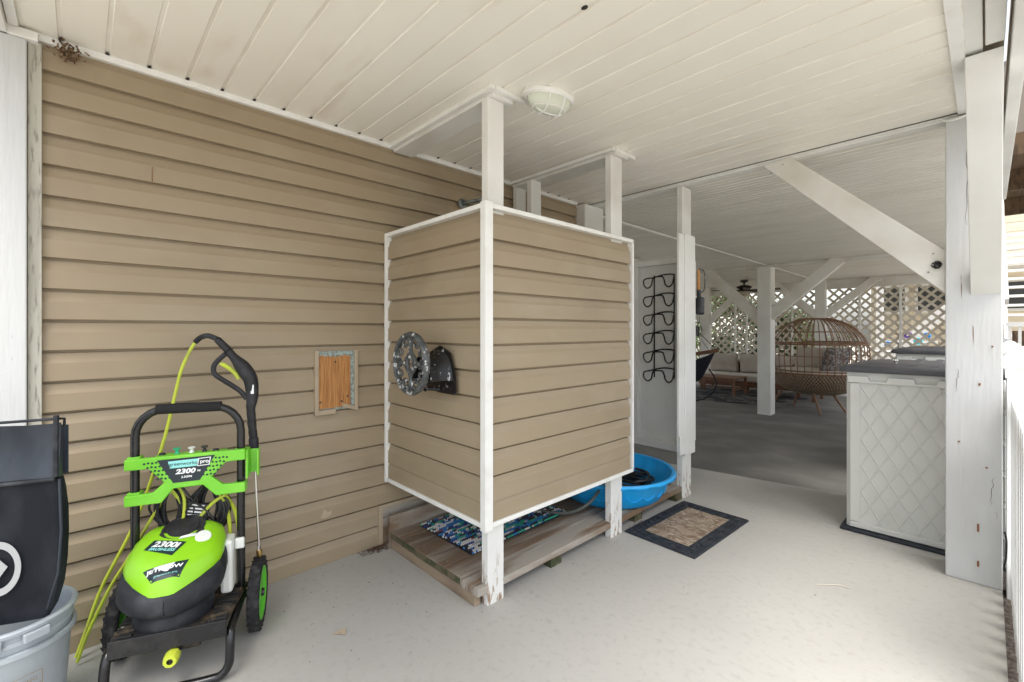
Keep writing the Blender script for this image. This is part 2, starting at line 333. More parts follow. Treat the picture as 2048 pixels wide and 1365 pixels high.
# ================================================================== HOUSE WALL WITH SIDING
wall = thing('house_wall', (-2.55, 1.5, 0), 'long tan vinyl clapboard wall on the left of the porch', 'wall')
B(-6.2, -2.567, -.145, 3.22, -.1, 2.44).build('sheathing', M_sidY, wall)
def course_mesh(name, length, axis, pitch, m, lip=.015):
    """one clapboard: bottom lip proud, dutch-lap cove above; runs along +Y (axis 'y') facing +X, or along +X facing -Y"""
    prof = [(-.014, .0), (lip - .002, 0), (lip, .0015), (lip, .006), (lip - .0015, pitch * .58), (lip - .0085, pitch * .70), (-.001, pitch * .905), (-.012, pitch * .92), (-.012, pitch * 1.03), (-.014, pitch * 1.03)]
    mb = MB(); rings = []
    segs = 10
    for i in range(segs + 1):
        t = length * i / segs
        rings.append([(d, t, z) if axis == 'y' else (t, -d, z) for d, z in prof])
    mb.loft(rings); return mb.mesh(name, m)
cm = course_mesh('siding_course', 3.22 + .115, 'y', .1222, M_sidY)
for k in range(-3, 17):
    z = .367 + .1222 * k
    if z < -.01: z += 0
    M = Matrix.Translation((-2.552 + random.uniform(-.0008, .0008), -.115, z)) @ Matrix.Rotation(random.uniform(-.0007, .0007), 4, 'X')
    o = inst(cm, 'siding_course', wall, M)
t = B(-2.56, -2.520, -.148, -.112, 0, 2.41); t.build('corner_trim', M_mold, wall)
B(-2.5352, -2.5345, .2245, .2270, 1.955, 2.022).build('rust_streak', M_rust, wall)
sp = MB(); sp.prism([(.955, .262), (.985, .258), (1.018, .272), (1.012, .296), (.995, .289), (.972, .312), (.962, .285)], -2.545, -2.533, ax='x'); sp.build('siding_crack', M_tantrim, wall)
t = MB(); t.box(-2.56, -2.528, 1.30, 1.325, 0, .24).box(-2.56, -2.528, 1.325, 3.2, .22, .24); t.build('deck_trim', M_tantrim, wall)
B(-2.56, -2.534, 1.325, 3.2, 0, .22).build('ledger_board', M_deckB, wall)
# access opening
ap = thing('access_opening', (-2.54, 1.05, .83), 'small tan framed opening in the siding with bare orange wood inside', 'access panel')
f = MB(); f.box(-2.552, -2.522, .922, .942, .835, 1.190)
f.build('frame', M_tantrim, ap, bevel=.002)
B(-2.552, -2.522, 1.146, 1.166, .845, 1.187).build('frame', M_tantrim, ap, bevel=.002)
f = MB(); f.box(-2.552, -2.520, .942, 1.035, .835, .861); f.build('frame', M_tantrim, ap, bevel=.002)
f = MB(); f.add([(-2.55, 1.075, .866), (-2.52, 1.075, .866), (-2.52, 1.17, .838), (-2.55, 1.17, .838), (-2.55, 1.075, .886), (-2.52, 1.075, .888), (-2.52, 1.14, .866), (-2.55, 1.14, .866)], [(0, 1, 2, 3), (4, 7, 6, 5), (0, 4, 5, 1), (1, 5, 6, 2), (2, 6, 7, 3), (0, 3, 7, 4)]); f.build('frame', M_tantrim, ap)
B(-2.552, -2.5345, .942, 1.146, .855, 1.185).build('backing', M_bluegrey, ap)
b = MB(); pts = [(.946, .868)] + [(.946 + .18 * i / 22, .868 + random.uniform(-.004, .003)) for i in range(1, 22)] + [(1.122, .872), (1.122, 1.150)] + [(1.122 - .176 * i / 26, 1.157 + random.uniform(-.008, .008)) for i in range(1, 26)] + [(.946, 1.155)]
b.prism(pts, -2.534, -2.529, ax='x'); b.build('wood_board', M_orange, ap)
for y, z in ((1.035, 1.125), (.952, .905), (1.070, .900), (1.105, .925)):
    s_ = MB(); s_.lathe([(.0001, 0), (.006, .001), (.005, .0035), (.0001, .004)], (-2.529, y, z), 8, 'x'); s_.build('screw', M_dark, ap)
# shower pipe on wall
pp = thing('shower_pipe', (-2.53, 1.95, 2.2), 'galvanised pipe stub and flange on the siding above the shower box', 'pipe')
m_ = MB(); m_.lathe([(.001, 0), (.035, .001), (.034, .008), (.018, .014), (.016, .03)], (-2.535, 1.93, 2.19), 20, 'x'); m_.build('flange', M_galv, pp, True)
m_ = MB(); m_.tube(smooth_path([(-2.53, 1.93, 2.19), (-2.45, 1.96, 2.197), (-2.36, 2.02, 2.205), (-2.31, 2.055, 2.20)]), .0125, 10); m_.build('arm', M_galv, pp, True)
m_ = MB(); m_.lathe([(.010, .02), (.018, 0), (.026, -.015), (.026, -.022), (.001, -.022)], (-2.303, 2.058, 2.18), 16); m_.build('shower_head', M_galv, pp, True)

# left post
lp = thing('corner_post', (-2.6, -.25, 0), 'broad white painted post at the left end of the tan wall', 'post')
B(-2.72, -2.498, -.37, -.150, 0, 2.40).build('shaft', M_peelR, lp, bevel=.004)
B(-2.73, -2.49, -.38, -.12, 2.40, 2.436).build('cap_trim', M_trimw, lp, bevel=.003)
# wasp nest
wn = MB()
for i in range(70):
    a = Vector((random.gauss(0, .014), random.gauss(0, .02), random.gauss(0, .016)))
    c = Vector((-2.505, -.043, 2.405)) + a
    wn.tube([c, c + Vector((random.uniform(-.014, .014), random.uniform(-.014, .014), random.uniform(-.014, .008)))], random.uniform(.002, .0045), 5)
tag(wn.build('wasp_nest', M_nest), 'small brown clump of nest stuck under the ceiling by the left post', 'nest')

# ================================================================== OUTDOOR SHOWER BOX
sh = thing('outdoor_shower', (-2.05, 2.0, 0), 'raised tan clapboard shower enclosure with white corner trim in the middle of the porch', 'shower enclosure')
ZB, ZT, YF, XF = .40, 1.885, 1.345, -1.588
B(-2.53, XF - .018, YF + .033, YF + .06, ZB + .01, ZT - .01).build('wall_core', M_sidX, sh)
B(XF - .06, XF - .033, YF + .062, 2.585, ZB + .012, ZT - .012).build('wall_core', M_sidX, sh)
c1 = course_mesh('siding_course', abs(-2.515 - XF) - .03, 'x', .1237, M_sidX, .013)
c2 = course_mesh('siding_course', 2.585 - YF - .03, 'y', .1237, M_sidY, .013)
for k in range(12):
    z = .412 + .1237 * k - .04
    h = .1237
    if z < ZB: z = ZB + .004
    sc_ = Matrix.Identity(4)
    if k == 11: sc_ = Matrix.Diagonal((1, 1, min(1, (ZT - .012 - z) / (.1237 * 1.04)), 1))
    j = Matrix.Rotation(random.uniform(-.0012, .0012), 4, 'X')
    inst(c1, 'siding_course', sh, Matrix.Translation((-2.515, YF + .018, z)) @ sc_)
    inst(c2, 'siding_course', sh, Matrix.Translation((XF - .018, YF + .02, z)) @ sc_)
# trims
B(-2.534, -2.512, YF - .008, YF + .03, ZB - .02, ZT + .005).build('edge_trim', M_trimw, sh, bevel=.002)
B(-2.530, XF - .004, YF - .005, YF + .062, ZT - .014, ZT + .008).build('edge_trim', M_trimw, sh, bevel=.002)
B(-2.530, XF - .004, YF - .005, YF + .062, ZB - .016, ZB + .006).build('edge_trim', M_trimw, sh, bevel=.002)
t = MB(); t.box(XF - .030, XF + .006, YF - .008, YF - .0035, ZB - .028, ZT + .014).box(XF - .0005, XF + .0065, YF - .003, YF + .040, ZB - .028, ZT + .014)
t.build('corner_trim', M_trimw, sh, bevel=.0015)
B(XF - .062, XF + .005, YF + .041, 2.600, ZT - .014, ZT + .008).build('edge_trim', M_trimw, sh, bevel=.002)
B(XF - .062, XF + .005, YF + .041, 2.600, ZB - .016, ZB + .006).build('edge_trim', M_trimw, sh, bevel=.002)
B(XF - .062, XF + .0055, 2.588, 2.604, ZB + .007, ZT - .015).build('edge_trim', M_trimw, sh, bevel=.002)
# posts
B(-1.665, -1.6195, 1.385, 1.487, 0, 2.405).build('post', M_peel, sh, bevel=.003)
B(-1.664, -1.6195, 2.398, 2.520, 0.0, 2.405).build('post', M_peel, sh, bevel=.003)
B(-2.530, -2.49, 2.42, 2.52, .12, 2.405).build('post', M_paint, sh, bevel=.003)
B(-2.33, -2.285, 2.37, 2.475, .12, 2.405).build('post', M_paint, sh, bevel=.003)
# beams under ceiling
B(-2.535, -1.60, 1.40, 1.53, 2.407, 2.443).build('top_beam', M_paintH, sh, bevel=.003)
B(-2.535, -1.60, 2.42, 2.56, 2.407, 2.443).build('top_beam', M_paintH, sh, bevel=.003)
t = MB(); t.box(-2.535, -1.58, 1.372, 1.398, 2.425, 2.4485).box(-1.598, -1.575, 1.40, 1.60, 2.425, 2.4485); t.build('crown_trim', M_trimw, sh, bevel=.002)
t = MB(); t.box(-2.535, -1.60, 2.392, 2.418, 2.425, 2.4485).box(-1.618, -1.595, 2.42, 2.64, 2.425, 2.4485); t.build('crown_trim', M_trimw, sh, bevel=.002)

# stall end post with cladding
ep = thing('stall_post', (-1.64, 3.45, 0), 'thin white post with two wide upright boards nailed on, beside the blue pool', 'post')
B(-1.665, -1.62, 3.36, 3.508, .0, 2.42).build('shaft', M_peel, ep, bevel=.003)
B(-1.618, -1.598, 3.262, 3.345, .37, 2.04).build('board', M_paint, ep, bevel=.003)
B(-1.618, -1.592, 3.347, 3.520, .34, 2.045).build('board', M_paint, ep, bevel=.003)
B(-1.660, -1.612, 3.522, 3.575, .42, 1.86).build('board', M_paint, ep, bevel=.003)
B(-1.597, -1.585, 3.255, 3.35, .36, .50).build('patch_block', M_paint, ep, bevel=.004)
# white back panel of changing stall
bp_ = thing('half_wall', (-2.1, 3.6, .3), 'white half wall behind the shower that carries the black rack', 'partition')
B(-2.54, -1.668, 3.602, 3.640, .33, 1.90).build('panel', M_paint, bp_)
B(-2.54, -1.668, 3.555, 3.600, 1.86, 1.905).build('top_rail', M_paint, bp_, bevel=.003)
B(-2.54, -1.668, 3.555, 3.600, .30, .365).build('bottom_rail', M_paint, bp_, bevel=.003)
B(-2.17, -2.125, 3.555, 3.600, .366, 1.859).build('stile', M_paint, bp_, bevel=.003)
B(-2.45, -2.40, 3.555, 3.600, .366, 1.859).build('stile', M_paint, bp_, bevel=.003)
# rack
rk = thing('wire_rack', (-1.95, 3.58, .9), 'black wire rack with six looped tiers on the white panel', 'rack')
for x in (-1.975, -1.795):
    m_ = MB(); m_.tube([(x, 3.575, .90), (x, 3.575, 1.775)], .0062, 8); m_.build('upright', M_black, rk, True)
for i in range(6):
    z = 1.755 - i * .158
    pts = [(-1.795, 3.575, z + .012), (-1.83, 3.572, z + .020), (-1.90, 3.570, z + .018), (-1.972, 3.565, z + .002), (-1.985, 3.53, z - .004),
           (-2.015, 3.50, z - .012), (-2.035, 3.50, z - .030), (-2.030, 3.50, z - .065), (-2.000, 3.50, z - .092), (-1.965, 3.50, z - .075), (-1.955, 3.505, z - .03),
           (-1.945, 3.51, z - .004), (-1.90, 3.51, z), (-1.865, 3.51, z - .004), (-1.850, 3.51, z - .035), (-1.840, 3.51, z - .070), (-1.812, 3.51, z - .092), (-1.782, 3.515, z - .070), (-1.785, 3.55, z - .01), (-1.795, 3.575, z + .012)]
    m_ = MB(); m_.tube(smooth_path(pts, 4), .0062, 7); m_.build('tier', M_black, rk, True)
# hanging tool with wooden handle
ht = thing('hanging_brush', (-1.60, 3.6, 1.45), 'black padded brush head with wooden handle hanging beside the upright boards', 'brush')
m_ = MB(); m_.tube([(-1.60, 3.60, 1.63), (-1.60, 3.60, 1.79)], [.012, .010], 10); m_.build('handle', M_orange, ht, True)
m_ = MB(); m_.tube(smooth_path([(-1.60, 3.60, 1.795), (-1.585, 3.635, 1.795), (-1.58, 3.665, 1.76), (-1.58, 3.665, 1.65), (-1.59, 3.64, 1.61), (-1.60, 3.61, 1.60)]), .004, 6); m_.build('wire_loop', M_black, ht, True)
m_ = MB(); m_.box(-1.612, -1.588, 3.590, 3.625, 1.57, 1.63); m_.build('neck', M_plast, ht, bevel=.004)
m_ = MB(); m_.box(-1.625, -1.575, 3.585, 3.665, 1.43, 1.575); m_.build('head', M_plast, ht, bevel=.015)
m_ = MB(); m_.tube(smooth_path([(-1.60, 3.61, 1.43), (-1.60, 3.61, 1.38), (-1.595, 3.625, 1.34), (-1.59, 3.64, 1.30)]), .003, 6); m_.build('cord', M_black, ht, True)

# ================================================================== DECK PLATFORM
dk = thing('shower_platform', (-2.0, 2.3, 0), 'low weathered grey brown wooden platform under the shower', 'platform')
wds = [.137, .139, .138, .140, .138, .143]; x = -2.455
for i, wd in enumerate(wds):
    y0 = 1.335 + random.uniform(-.006, .006) - (.0 if i else .0)
    b = MB(); L_ = 3.36 + random.uniform(-.006, .004)
    b.box(x + .002, x + wd - .002, y0, L_, .062, .100 + random.uniform(-.002, .002))
    b.build('board', M_deckB if i == 5 else M_deckA, dk, bevel=.004)
    e = MB(); e.box(x + .004, x + wd - .004, y0 - .0035, y0 - .0002, .064, .096); e.build('board_end', M_moss if i < 5 else M_deckB, dk)
    for yy in (1.375, 2.45, 3.3):
        for dx in (.03, wd - .03):
            s_ = MB(); s_.lathe([(.004, .0), (.004, .002), (.0001, .0025)], (x + dx, yy, .1005), 6); s_.build('screw', M_galv, dk)
    x += wd
B(-2.45, -1.66, 1.338, 1.375, 0, .060).build('joist', M_sleeper, dk, bevel=.003)
B(-2.45, -1.72, 1.95, 1.99, 0, .060).build('joist', M_moss, dk)
for y in (1.86, 2.72, 3.27): B(-1.78, -1.645 + (.02 if y > 3 else 0), y, y + .09, 0, .060).build('joist', M_moss, dk)
B(-2.48, -2.456, 1.335, 3.3, .0, .19).build('back_board', M_deckB, dk, bevel=.003)
# beaded rope mat
mt = thing('rope_mat', (-2.15, 1.9, .10), 'multicoloured blue green and white rope bath mat on the platform', 'bath mat')
mb_ = MB(); p0 = Vector((-2.40, 1.50, .1075)); ex = Vector((.512, .012, 0)); ey = Vector((-.02, .80, 0))
NX, NY = 27, 64
octv = [(1, 0, 0), (.5, .87, 0), (-.5, .87, 0), (-1, 0, 0), (-.5, -.87, 0), (.5, -.87, 0)]
for i in range(NX):
    col = random.choice([0, 1, 2, 3]); off = random.random()
    for j in range(NY):
        if random.random() < .38: col = random.choices(range(7), (24, 26, 12, 15, 14, 12, 3))[0]
        if j > NY - 6 or j < 1 or i in (0, NX - 1):
            col = random.choices((4, 3, 1, 0), (4, 2, 2, 2))[0] if random.random() < .4 else col
        c = p0 + ex * ((i + .5) / NX) + ey * ((j + .5 + (i % 2) * .5) / NY)
        rx, ry, rz = .0086, .0056, .0090
        vs = [(c.x + a * rx, c.y + b_ * ry, c.z) for a, b_, _ in octv] + [(c.x + a * rx * .6, c.y + b_ * ry * .6, c.z + rz * .8) for a, b_, _ in octv] + [(c.x, c.y, c.z + rz)]
        fs = [(k, (k + 1) % 6, 6 + (k + 1) % 6, 6 + k) for k in range(6)] + [(6 + k, 6 + (k + 1) % 6, 12) for k in range(6)]
        mb_.add(vs, fs, col)
mb_.build('rope_beads', BEADS, mt, True, kind='stuff')
B(-2.395, -1.895, 1.505, 2.295, .1025, .107).build('mat_base', BEADS[0], mt)

# kiddie pool
pl = thing('kiddie_pool', (-1.93, 2.85, .1), 'round bright blue plastic paddling pool standing on the wooden platform', 'paddling pool')
def flute(a, h): return 1 + .014 * abs(math.sin(a * 9)) * (1 if .12 < h < .28 else 0)
m_ = MB(); pr = [(.001, .104), (.30, .104), (.335, .108), (.355, .125), (.385, .19), (.405, .235), (.425, .275), (.432, .292), (.452, .296), (.462, .284), (.458, .272)]
m_.lathe(pr, (-1.93, 2.85, 0), 108, fn=flute); o = m_.build('basin', M_pool, pl, True)
md = o.modifiers.new('shell', 'SOLIDIFY'); md.thickness = .004; md.offset = -1
m_ = MB()
for i in range(22):
    a = 2 * math.pi * i / 22
    pts = []
    for q in range(9):
        t_ = q / 8; aa = a + (t_ - .5) * 2 * math.pi / 22; h = .20 - .035 * math.cos((t_ - .5) * math.pi); rr = .3505 + (h - .104) * .36 + .012
        pts.append((-1.93 + rr * math.cos(aa), 2.85 + rr * math.sin(aa), h))
    m_.tube(pts, .004, 5, cap=False)
m_.build('wave_relief', M_pool, pl, True)
hz = thing('black_hose', (-1.78, 2.95, .14), 'black garden hose coiled inside the blue pool and trailing under the shower', 'garden hose')
m_ = MB(); pts = []
for i in range(120):
    a = i * .28; r_ = .135 + .02 * math.sin(i * .7) + .015 * math.sin(i * .23)
    pts.append((-1.84 + r_ * math.cos(a), 2.98 + r_ * math.sin(a), .125 + .02 * int(i / 22) + .006 * math.sin(i)))
m_.tube(pts, .011, 7); m_.build('coil', M_khose, hz, True)
m_ = MB(); m_.tube(smooth_path([(-1.90, 2.86, .18), (-1.80, 2.62, .30), (-1.76, 2.50, .27), (-1.78, 2.38, .18), (-1.86, 2.28, .125), (-2.0, 2.2, .115), (-2.15, 2.25, .113), (-2.3, 2.45, .113)]), .010, 8); m_.build('loose_end', M_wire, hz, True)

# ================================================================== DOORMAT
dm = thing('doormat', (-1.36, 2.9, 0), 'black rubber doormat with scroll border and worn brown coir centre', 'doormat')
th = R(1.2); MM = Matrix.Translation((-1.365, 2.915, 0)) @ Matrix.Rotation(R(-2.0), 4, 'Z')
def mbm(): m = MB(); m.M = MM; return m
m_ = mbm(); m_.box(-.236, .236, -.385, .385, .0005, .009)
m_.build('rubber_base', M_matk, dm, bevel=.003)
m_ = mbm()
for s_ in (-1, 1):
    m_.tube([(s_ * .229, -.378, .010), (s_ * .229, .378, .010)], .004, 6); m_.tube([(s_ * .150, -.290, .010), (s_ * .150, .290, .010)], .004, 6)
    m_.tube([(-.229, s_ * .378, .010), (.229, s_ * .378, .010)], .004, 6); m_.tube([(-.150, s_ * .290, .010), (.150, s_ * .290, .010)], .004, 6)
m_.build('border_bead', M_matk, dm, True)
m_ = mbm()
def scroll(cx, cy, dx, dy, fl):
    pts = []
    for q in range(15):
        t_ = q / 14; a = t_ * math.pi * 2.3; r_ = .020 * (1 - t_ * .75)
        u = -.026 + t_ * .012 + r_ * math.cos(a) * 1.2; v_ = fl * (r_ * math.sin(a))
        pts.append((cx + dx * u - dy * v_, cy + dy * u + dx * v_, .0105))
    m_.tube(pts, .0042, 5)
for i in range(13):
    y = -.33 + i * .055
    for s_ in (-1, 1): scroll(s_ * .190, y, 0, 1, s_ * (1 if i % 2 else -1))
for i in range(6):
    x_ = -.135 + i * .054
    for s_ in (-1, 1): scroll(x_, s_ * .334, 1, 0, s_ * (1 if i % 2 else -1))
m_.build('scroll_relief', M_matk, dm, True, kind='stuff')
m_ = mbm(); n_ = 30
vs = []; fs = []
for i in range(n_ + 1):
    for j in range(2 * n_ + 1):
        vs.append((-.147 + .294 * i / n_, -.287 + .574 * j / (2 * n_), .0095 + random.uniform(0, .0035)))
for i in range(n_):
    for j in range(2 * n_):
        a = i * (2 * n_ + 1) + j; fs.append((a, a + 1, a + 2 * n_ + 2, a + 2 * n_ + 1))
m_.add(vs, fs); m_.build('coir_centre', M_coir, dm)

# leaf litter
def litter(name, label, pts, mat_, r=.01, cat=None):
    m_ = MB()
    for (x, y, z, sx, sy, n) in pts:
        for _ in range(n):
            a = random.uniform(0, math.pi); px, py = x + random.gauss(0, sx), y + random.gauss(0, sy); l = random.uniform(.3, 1) * r
            h = z + max(0, .02 * (1 - abs(px - x) / (sx + .001))) * random.random() * (1 if n > 50 else .05)
            m_.add([(px - l * math.cos(a), py - l * math.sin(a), h + .001), (px + l * .3 * math.sin(a), py - l * .3 * math.cos(a), h + .003), (px + l * math.cos(a), py + l * math.sin(a), h + .002), (px - l * .3 * math.sin(a), py + l * .3 * math.cos(a), h + .004)], [(0, 1, 2, 3)])
    return tag(m_.build(name, mat_), label, None, kind='stuff')
litter('leaf_litter', 'small heap of dark leaf litter at the platform corner', [(-2.50, 1.27, 0, .022, .045, 260)], M_dirt, .012)
litter('leaf_litter', 'brown crumbs along the near edge of the doormat', [(-1.62, 2.60 + .03 * i, 0, .012, .02, 9) for i in range(7)], M_dirt, .008)
litter('leaf_litter', 'scattered dark specks on the concrete', [(-2.1, 1.0, 0, .3, .35, 22), (-1.9, .85, 0, .25, .3, 10), (-1.2, 1.8, 0, .5, .5, 6), (-.6, 2.3, 0, .3, .5, 10), (-1.58, 1.75, 0, .02, .5, 20), (-2.30, .9, 0, .2, .2, 16)], M_dirt, .007)
lf = MB(); lf.add([(-1.935, .775, .002), (-1.92, .83, .010), (-1.885, .815, .004), (-1.90, .80, .012)], [(0, 1, 2), (0, 2, 3)]); tag(lf.build('dry_leaf', M_tantrim), 'single curled tan leaf lying on the concrete', 'leaf')
st = MB(); st.tube(smooth_path([(-.60, 2.72, .003), (-.52, 2.79, .006), (-.47, 2.80, .003)]), .0022, 5); tag(st.build('twig', M_lattice), 'thin pale stalk lying on the concrete left of the big post', 'twig')
wd = MB()
for i in range(7):
    a = random.uniform(0, 6.28); c = Vector((.04, 1.9, -.03)); q = Vector((math.cos(a) * .03, math.sin(a) * .05, random.uniform(.03, .07)))
    wd.add([c, c + q * .5 + Vector((.005, .005, .02)), c + q, c + q * .5 - Vector((.005, .005, -.02))], [(0, 1, 2, 3)])
tag(wd.build('weed', M_leaf), 'tiny green weed at the slab edge by the fence', 'plant')

# ================================================================== HOSE REEL
hr = thing('hose_holder', (-1.95, 1.3, 1.1), 'ornate flaking cast iron hose holder with round scroll medallion on the shower box', 'hose holder')
CX_, CZ_, CY_ = -2.0, 1.135, 1.200
RR = .148
def P2(u, v): return (CX_ + u, CY_, CZ_ + v)
m_ = MB(); m_.tube([P2(RR * math.cos(a * math.pi / 24), RR * math.sin(a * math.pi / 24)) for a in range(48)], .0135, 8, closed=True, flat=1.3); m_.build('rim', M_cast, hr, True)
m_ = MB(); m_.tube([P2(.028 * math.cos(a * math.pi / 12), .034 * math.sin(a * math.pi / 12)) for a in range(24)], .009, 7, closed=True); m_.build('hub_ring', M_cast, hr, True)
def rot(u, v, a): return (u * math.cos(a) - v * math.sin(a), u * math.sin(a) + v * math.cos(a))
for q in range(4):
    a = q * math.pi / 2
    m_ = MB(); m_.tube([P2(*rot(*p, a)) for p in ((0, .032), (0, .075), (0, .105))], [.012, .009, .014], 6)
    m_.tube([P2(*rot(*p, a)) for p in ((0, .105), (-.012, .125), (-.018, .145))], .006, 6); m_.tube([P2(*rot(*p, a)) for p in ((0, .105), (.012, .125), (.018, .145))], .006, 6)
    cs = [(0, .078), (.012, .050), (.035, .033), (.050, .012), (.078, 0)]
    m_.tube([P2(*rot(*p, a)) for p in cs], .0085, 6); m_.tube([P2(*rot(*p, a)) for p in ((-.02, .125), (0, .142), (.02, .125))], .008, 6); m_.build('arm', M_cast, hr, True)
    for sgn in (-1, 1):
        m_ = MB(); pts = []
        for i in range(20):
            t_ = i / 19; ang = R(250) * t_ * 1.45; r_ = .034 * (1 - .80 * t_)
            cx_, cz_ = rot(.052 * 1, .098, 0)
            pts.append(rot(sgn * (.050 - r_ * math.cos(ang) * 1.0), .096 + r_ * math.sin(ang) * 1.0, a))
        m_.tube([P2(*p) for p in pts], [.0085 - .0022 * i / 19 + (.003 if i > 17 else 0) for i in range(20)], 6); m_.build('scroll', M_cast, hr, True)
# cradle and wall plate
m_ = MB(); rings = []
for i, y in enumerate((1.215, 1.25, 1.29, 1.315, 1.328)):
    fl_ = (0, .0, .006, .022, .034)[i]; ring = []
    for k in range(13):
        a = math.pi * k / 12; ring.append((-1.925 + (.085 + fl_) * math.cos(a), y, 1.055 + (.125 + fl_) * math.sin(a)))
    for k in range(12, -1, -1):
        a = math.pi * k / 12; ring.append((-1.925 + (.078 + fl_) * math.cos(a), y, 1.052 + (.118 + fl_) * math.sin(a)))
    rings.append(ring)
m_.loft(rings); m_.build('cradle', M_castk, hr, True)
m_ = MB(); m_.prism([(-2.045, 1.0), (-1.925, .985), (-1.79, .985), (-1.80, 1.08), (-1.84, 1.19), (-1.925, 1.225), (-2.01, 1.19), (-2.04, 1.10)], 1.322, 1.331, ax='y'); m_.build('wall_plate', M_castk, hr)
m_ = MB(); m_.tube([(-1.925, 1.325, 1.05), (-2.0, 1.21, 1.055)], .008, 7); m_.tube([(-1.925, 1.325, 1.0), (-2.0, 1.21, 1.01)], .008, 7); m_.tube([(-2.09, 1.205, 1.01), (-1.92, 1.205, 1.01)], .007, 6); m_.build('brace_rod', M_castk, hr, True)
m_ = MB(); m_.tube(arc((-1.93, 1.02), .02, 20, 300, 10, lambda x, z: (x, 1.24, z)), .004, 6); m_.build('hook', M_castk, hr, True)

# ================================================================== BULKHEAD LIGHT
def bulkhead(name, c, label, rz=0, s=1.0):
    t_ = thing(name, c, label, 'ceiling light')
    MM = Matrix.Translation(c) @ Matrix.Rotation(rz, 4, 'Z') @ Matrix.Scale(s, 4)
    def oval(k, z, n=36): z = z * .78; return [(k * .080 * math.cos(2 * math.pi * i / n), k * .138 * math.sin(2 * math.pi * i / n) * (1 if abs(math.sin(2 * math.pi * i / n)) < .99 else .99), z) for i in range(n)]
    m_ = MB(); m_.M = MM; m_.loft([oval(1.0, 0), oval(1.02, -.004), oval(1.02, -.018), oval(.97, -.026), oval(.86, -.027)]); m_.build('base', M_trimw, t_, True)
    m_ = MB(); m_.M = MM; m_.loft([oval(.86, -.025), oval(.84, -.05), oval(.76, -.075), oval(.60, -.094), oval(.35, -.104), oval(.05, -.106)], cap0=False); m_.build('glass', M_glass, t_, 'all')
    m_ = MB(); m_.M = MM; m_.tube(oval(.90, -.028), .0045, 6, closed=True); m_.tube([(x * 1.03, y * 1.03, z) for x, y, z in oval(.64, -.088)], .004, 6, closed=True)
    def cross(f):
        pts = []
        for i in range(15):
            t2 = -1 + 2 * i / 14; pts.append(f(t2, -.026 - .062 * (1 - abs(t2) ** 3.2)))
        m_.tube(pts, .0042, 6)
    cross(lambda a, z: (0, a * .115, z)); cross(lambda a, z: (a * .068, -.04, z)); cross(lambda a, z: (a * .068, .045, z))
    m_.build('wire_guard', M_trimw, t_, True); return t_
bulkhead('ceiling_light', (-1.475, 1.655, 2.449), 'oval caged bulkhead light with frosted glass near the shower post', R(-14))
bulkhead('ceiling_light', (-3.93, 6.5, 2.449), 'small distant round ceiling light just past the shower box', 0, .8)

# ================================================================== BIG POSTS
rp = thing('porch_post', (-.05, 3.43, 0), 'thick white cracked post in the right foreground with a diagonal brace each way', 'post')
B(-.152, .056, 3.33, 3.535, 0, 2.428).build('shaft', M_peelR, rp, bevel=.005)
m_ = MB(); Yc = 3.43
m_.add([(-1.055, 3.36, 2.428), (-.876, 3.36, 2.428), (-.1525, 3.36, 1.73), (-.1525, 3.36, 1.50), (-1.055, 3.50, 2.428), (-.876, 3.50, 2.428), (-.1525, 3.50, 1.73), (-.1525, 3.50, 1.50)], [(3, 2, 1, 0), (4, 5, 6, 7), (0, 1, 5, 4), (1, 2, 6, 5), (2, 3, 7, 6), (3, 0, 4, 7)])
m_.build('brace', M_paintH, rp, bevel=.003)
# brace towards the camera: from post z~1.48 up to the beam
m_ = MB()
m_.add([(-.058, 3.329, 1.485), (.052, 3.329, 1.485), (.052, 3.329, 1.60), (-.058, 3.329, 1.60), (-.064, 2.66, 2.436), (.048, 2.66, 2.436), (.048, 2.80, 2.436), (-.064, 2.80, 2.436)], [(0, 1, 2, 3), (4, 7, 6, 5), (0, 4, 5, 1), (1, 5, 6, 2), (2, 6, 7, 3), (3, 7, 4, 0)])
m_.build('brace', M_paint, rp, bevel=.003)
m_ = MB(); m_.tube(smooth_path([(-.165, 3.32, 2.425), (-.15, 3.30, 2.405), (-.10, 3.29, 2.40), (-.04, 3.29, 2.42)]), .005, 6); m_.build('cable', M_trimw, rp, True)
for (x, z, h) in ((-.03, .27, .04), (-.03, .09, .03), (-.025, 1.02, .012), (0, .60, .008)):
    m_ = MB(); m_.box(x - .004, x + .004, 3.3275, 3.331, z, z + h); m_.build('rust_mark', M_rust, rp)
m_ = MB()
for i in range(5): m_.tube(arc((-.185 + random.uniform(-.012, .012), 1.655 + random.uniform(-.01, .01)), .012, 0, 330, 9, lambda x, z: (x, 3.345 + random.uniform(-.004, .004), z)), .004, 5)
m_.build('hook', M_black, rp, True)

mp = thing('inner_post', (-2.65, 8.65, -.15), 'square white post in the shaded middle with two diagonal braces forming a Y', 'post')
B(-2.755, -2.545, 8.52, 8.76, -.15, 2.399).build('shaft', M_paint, mp, bevel=.005)
def xbrace(par, a, b, y0, y1, w, nm='brace'):
    m_ = MB(); m_.beam((a[0], (y0 + y1) / 2, a[1]), (b[0], (y0 + y1) / 2, b[1]), y1 - y0, w, up=(0, 0, 1)); return m_.build(nm, M_paintH, par, bevel=.003)
xbrace(mp, (-3.70, 2.44), (-2.70, 1.47), 8.58, 8.70, .17); xbrace(mp, (-2.60, 1.55), (-1.58, 2.44), 8.58, 8.70, .17)
bp = thing('rear_post', (-2.6, 12.3, -.15), 'white post behind the egg chair at the lattice', 'post')
B(-2.70, -2.50, 12.10, 12.24, -.15, 2.446).build('shaft', M_paint, bp, bevel=.005)
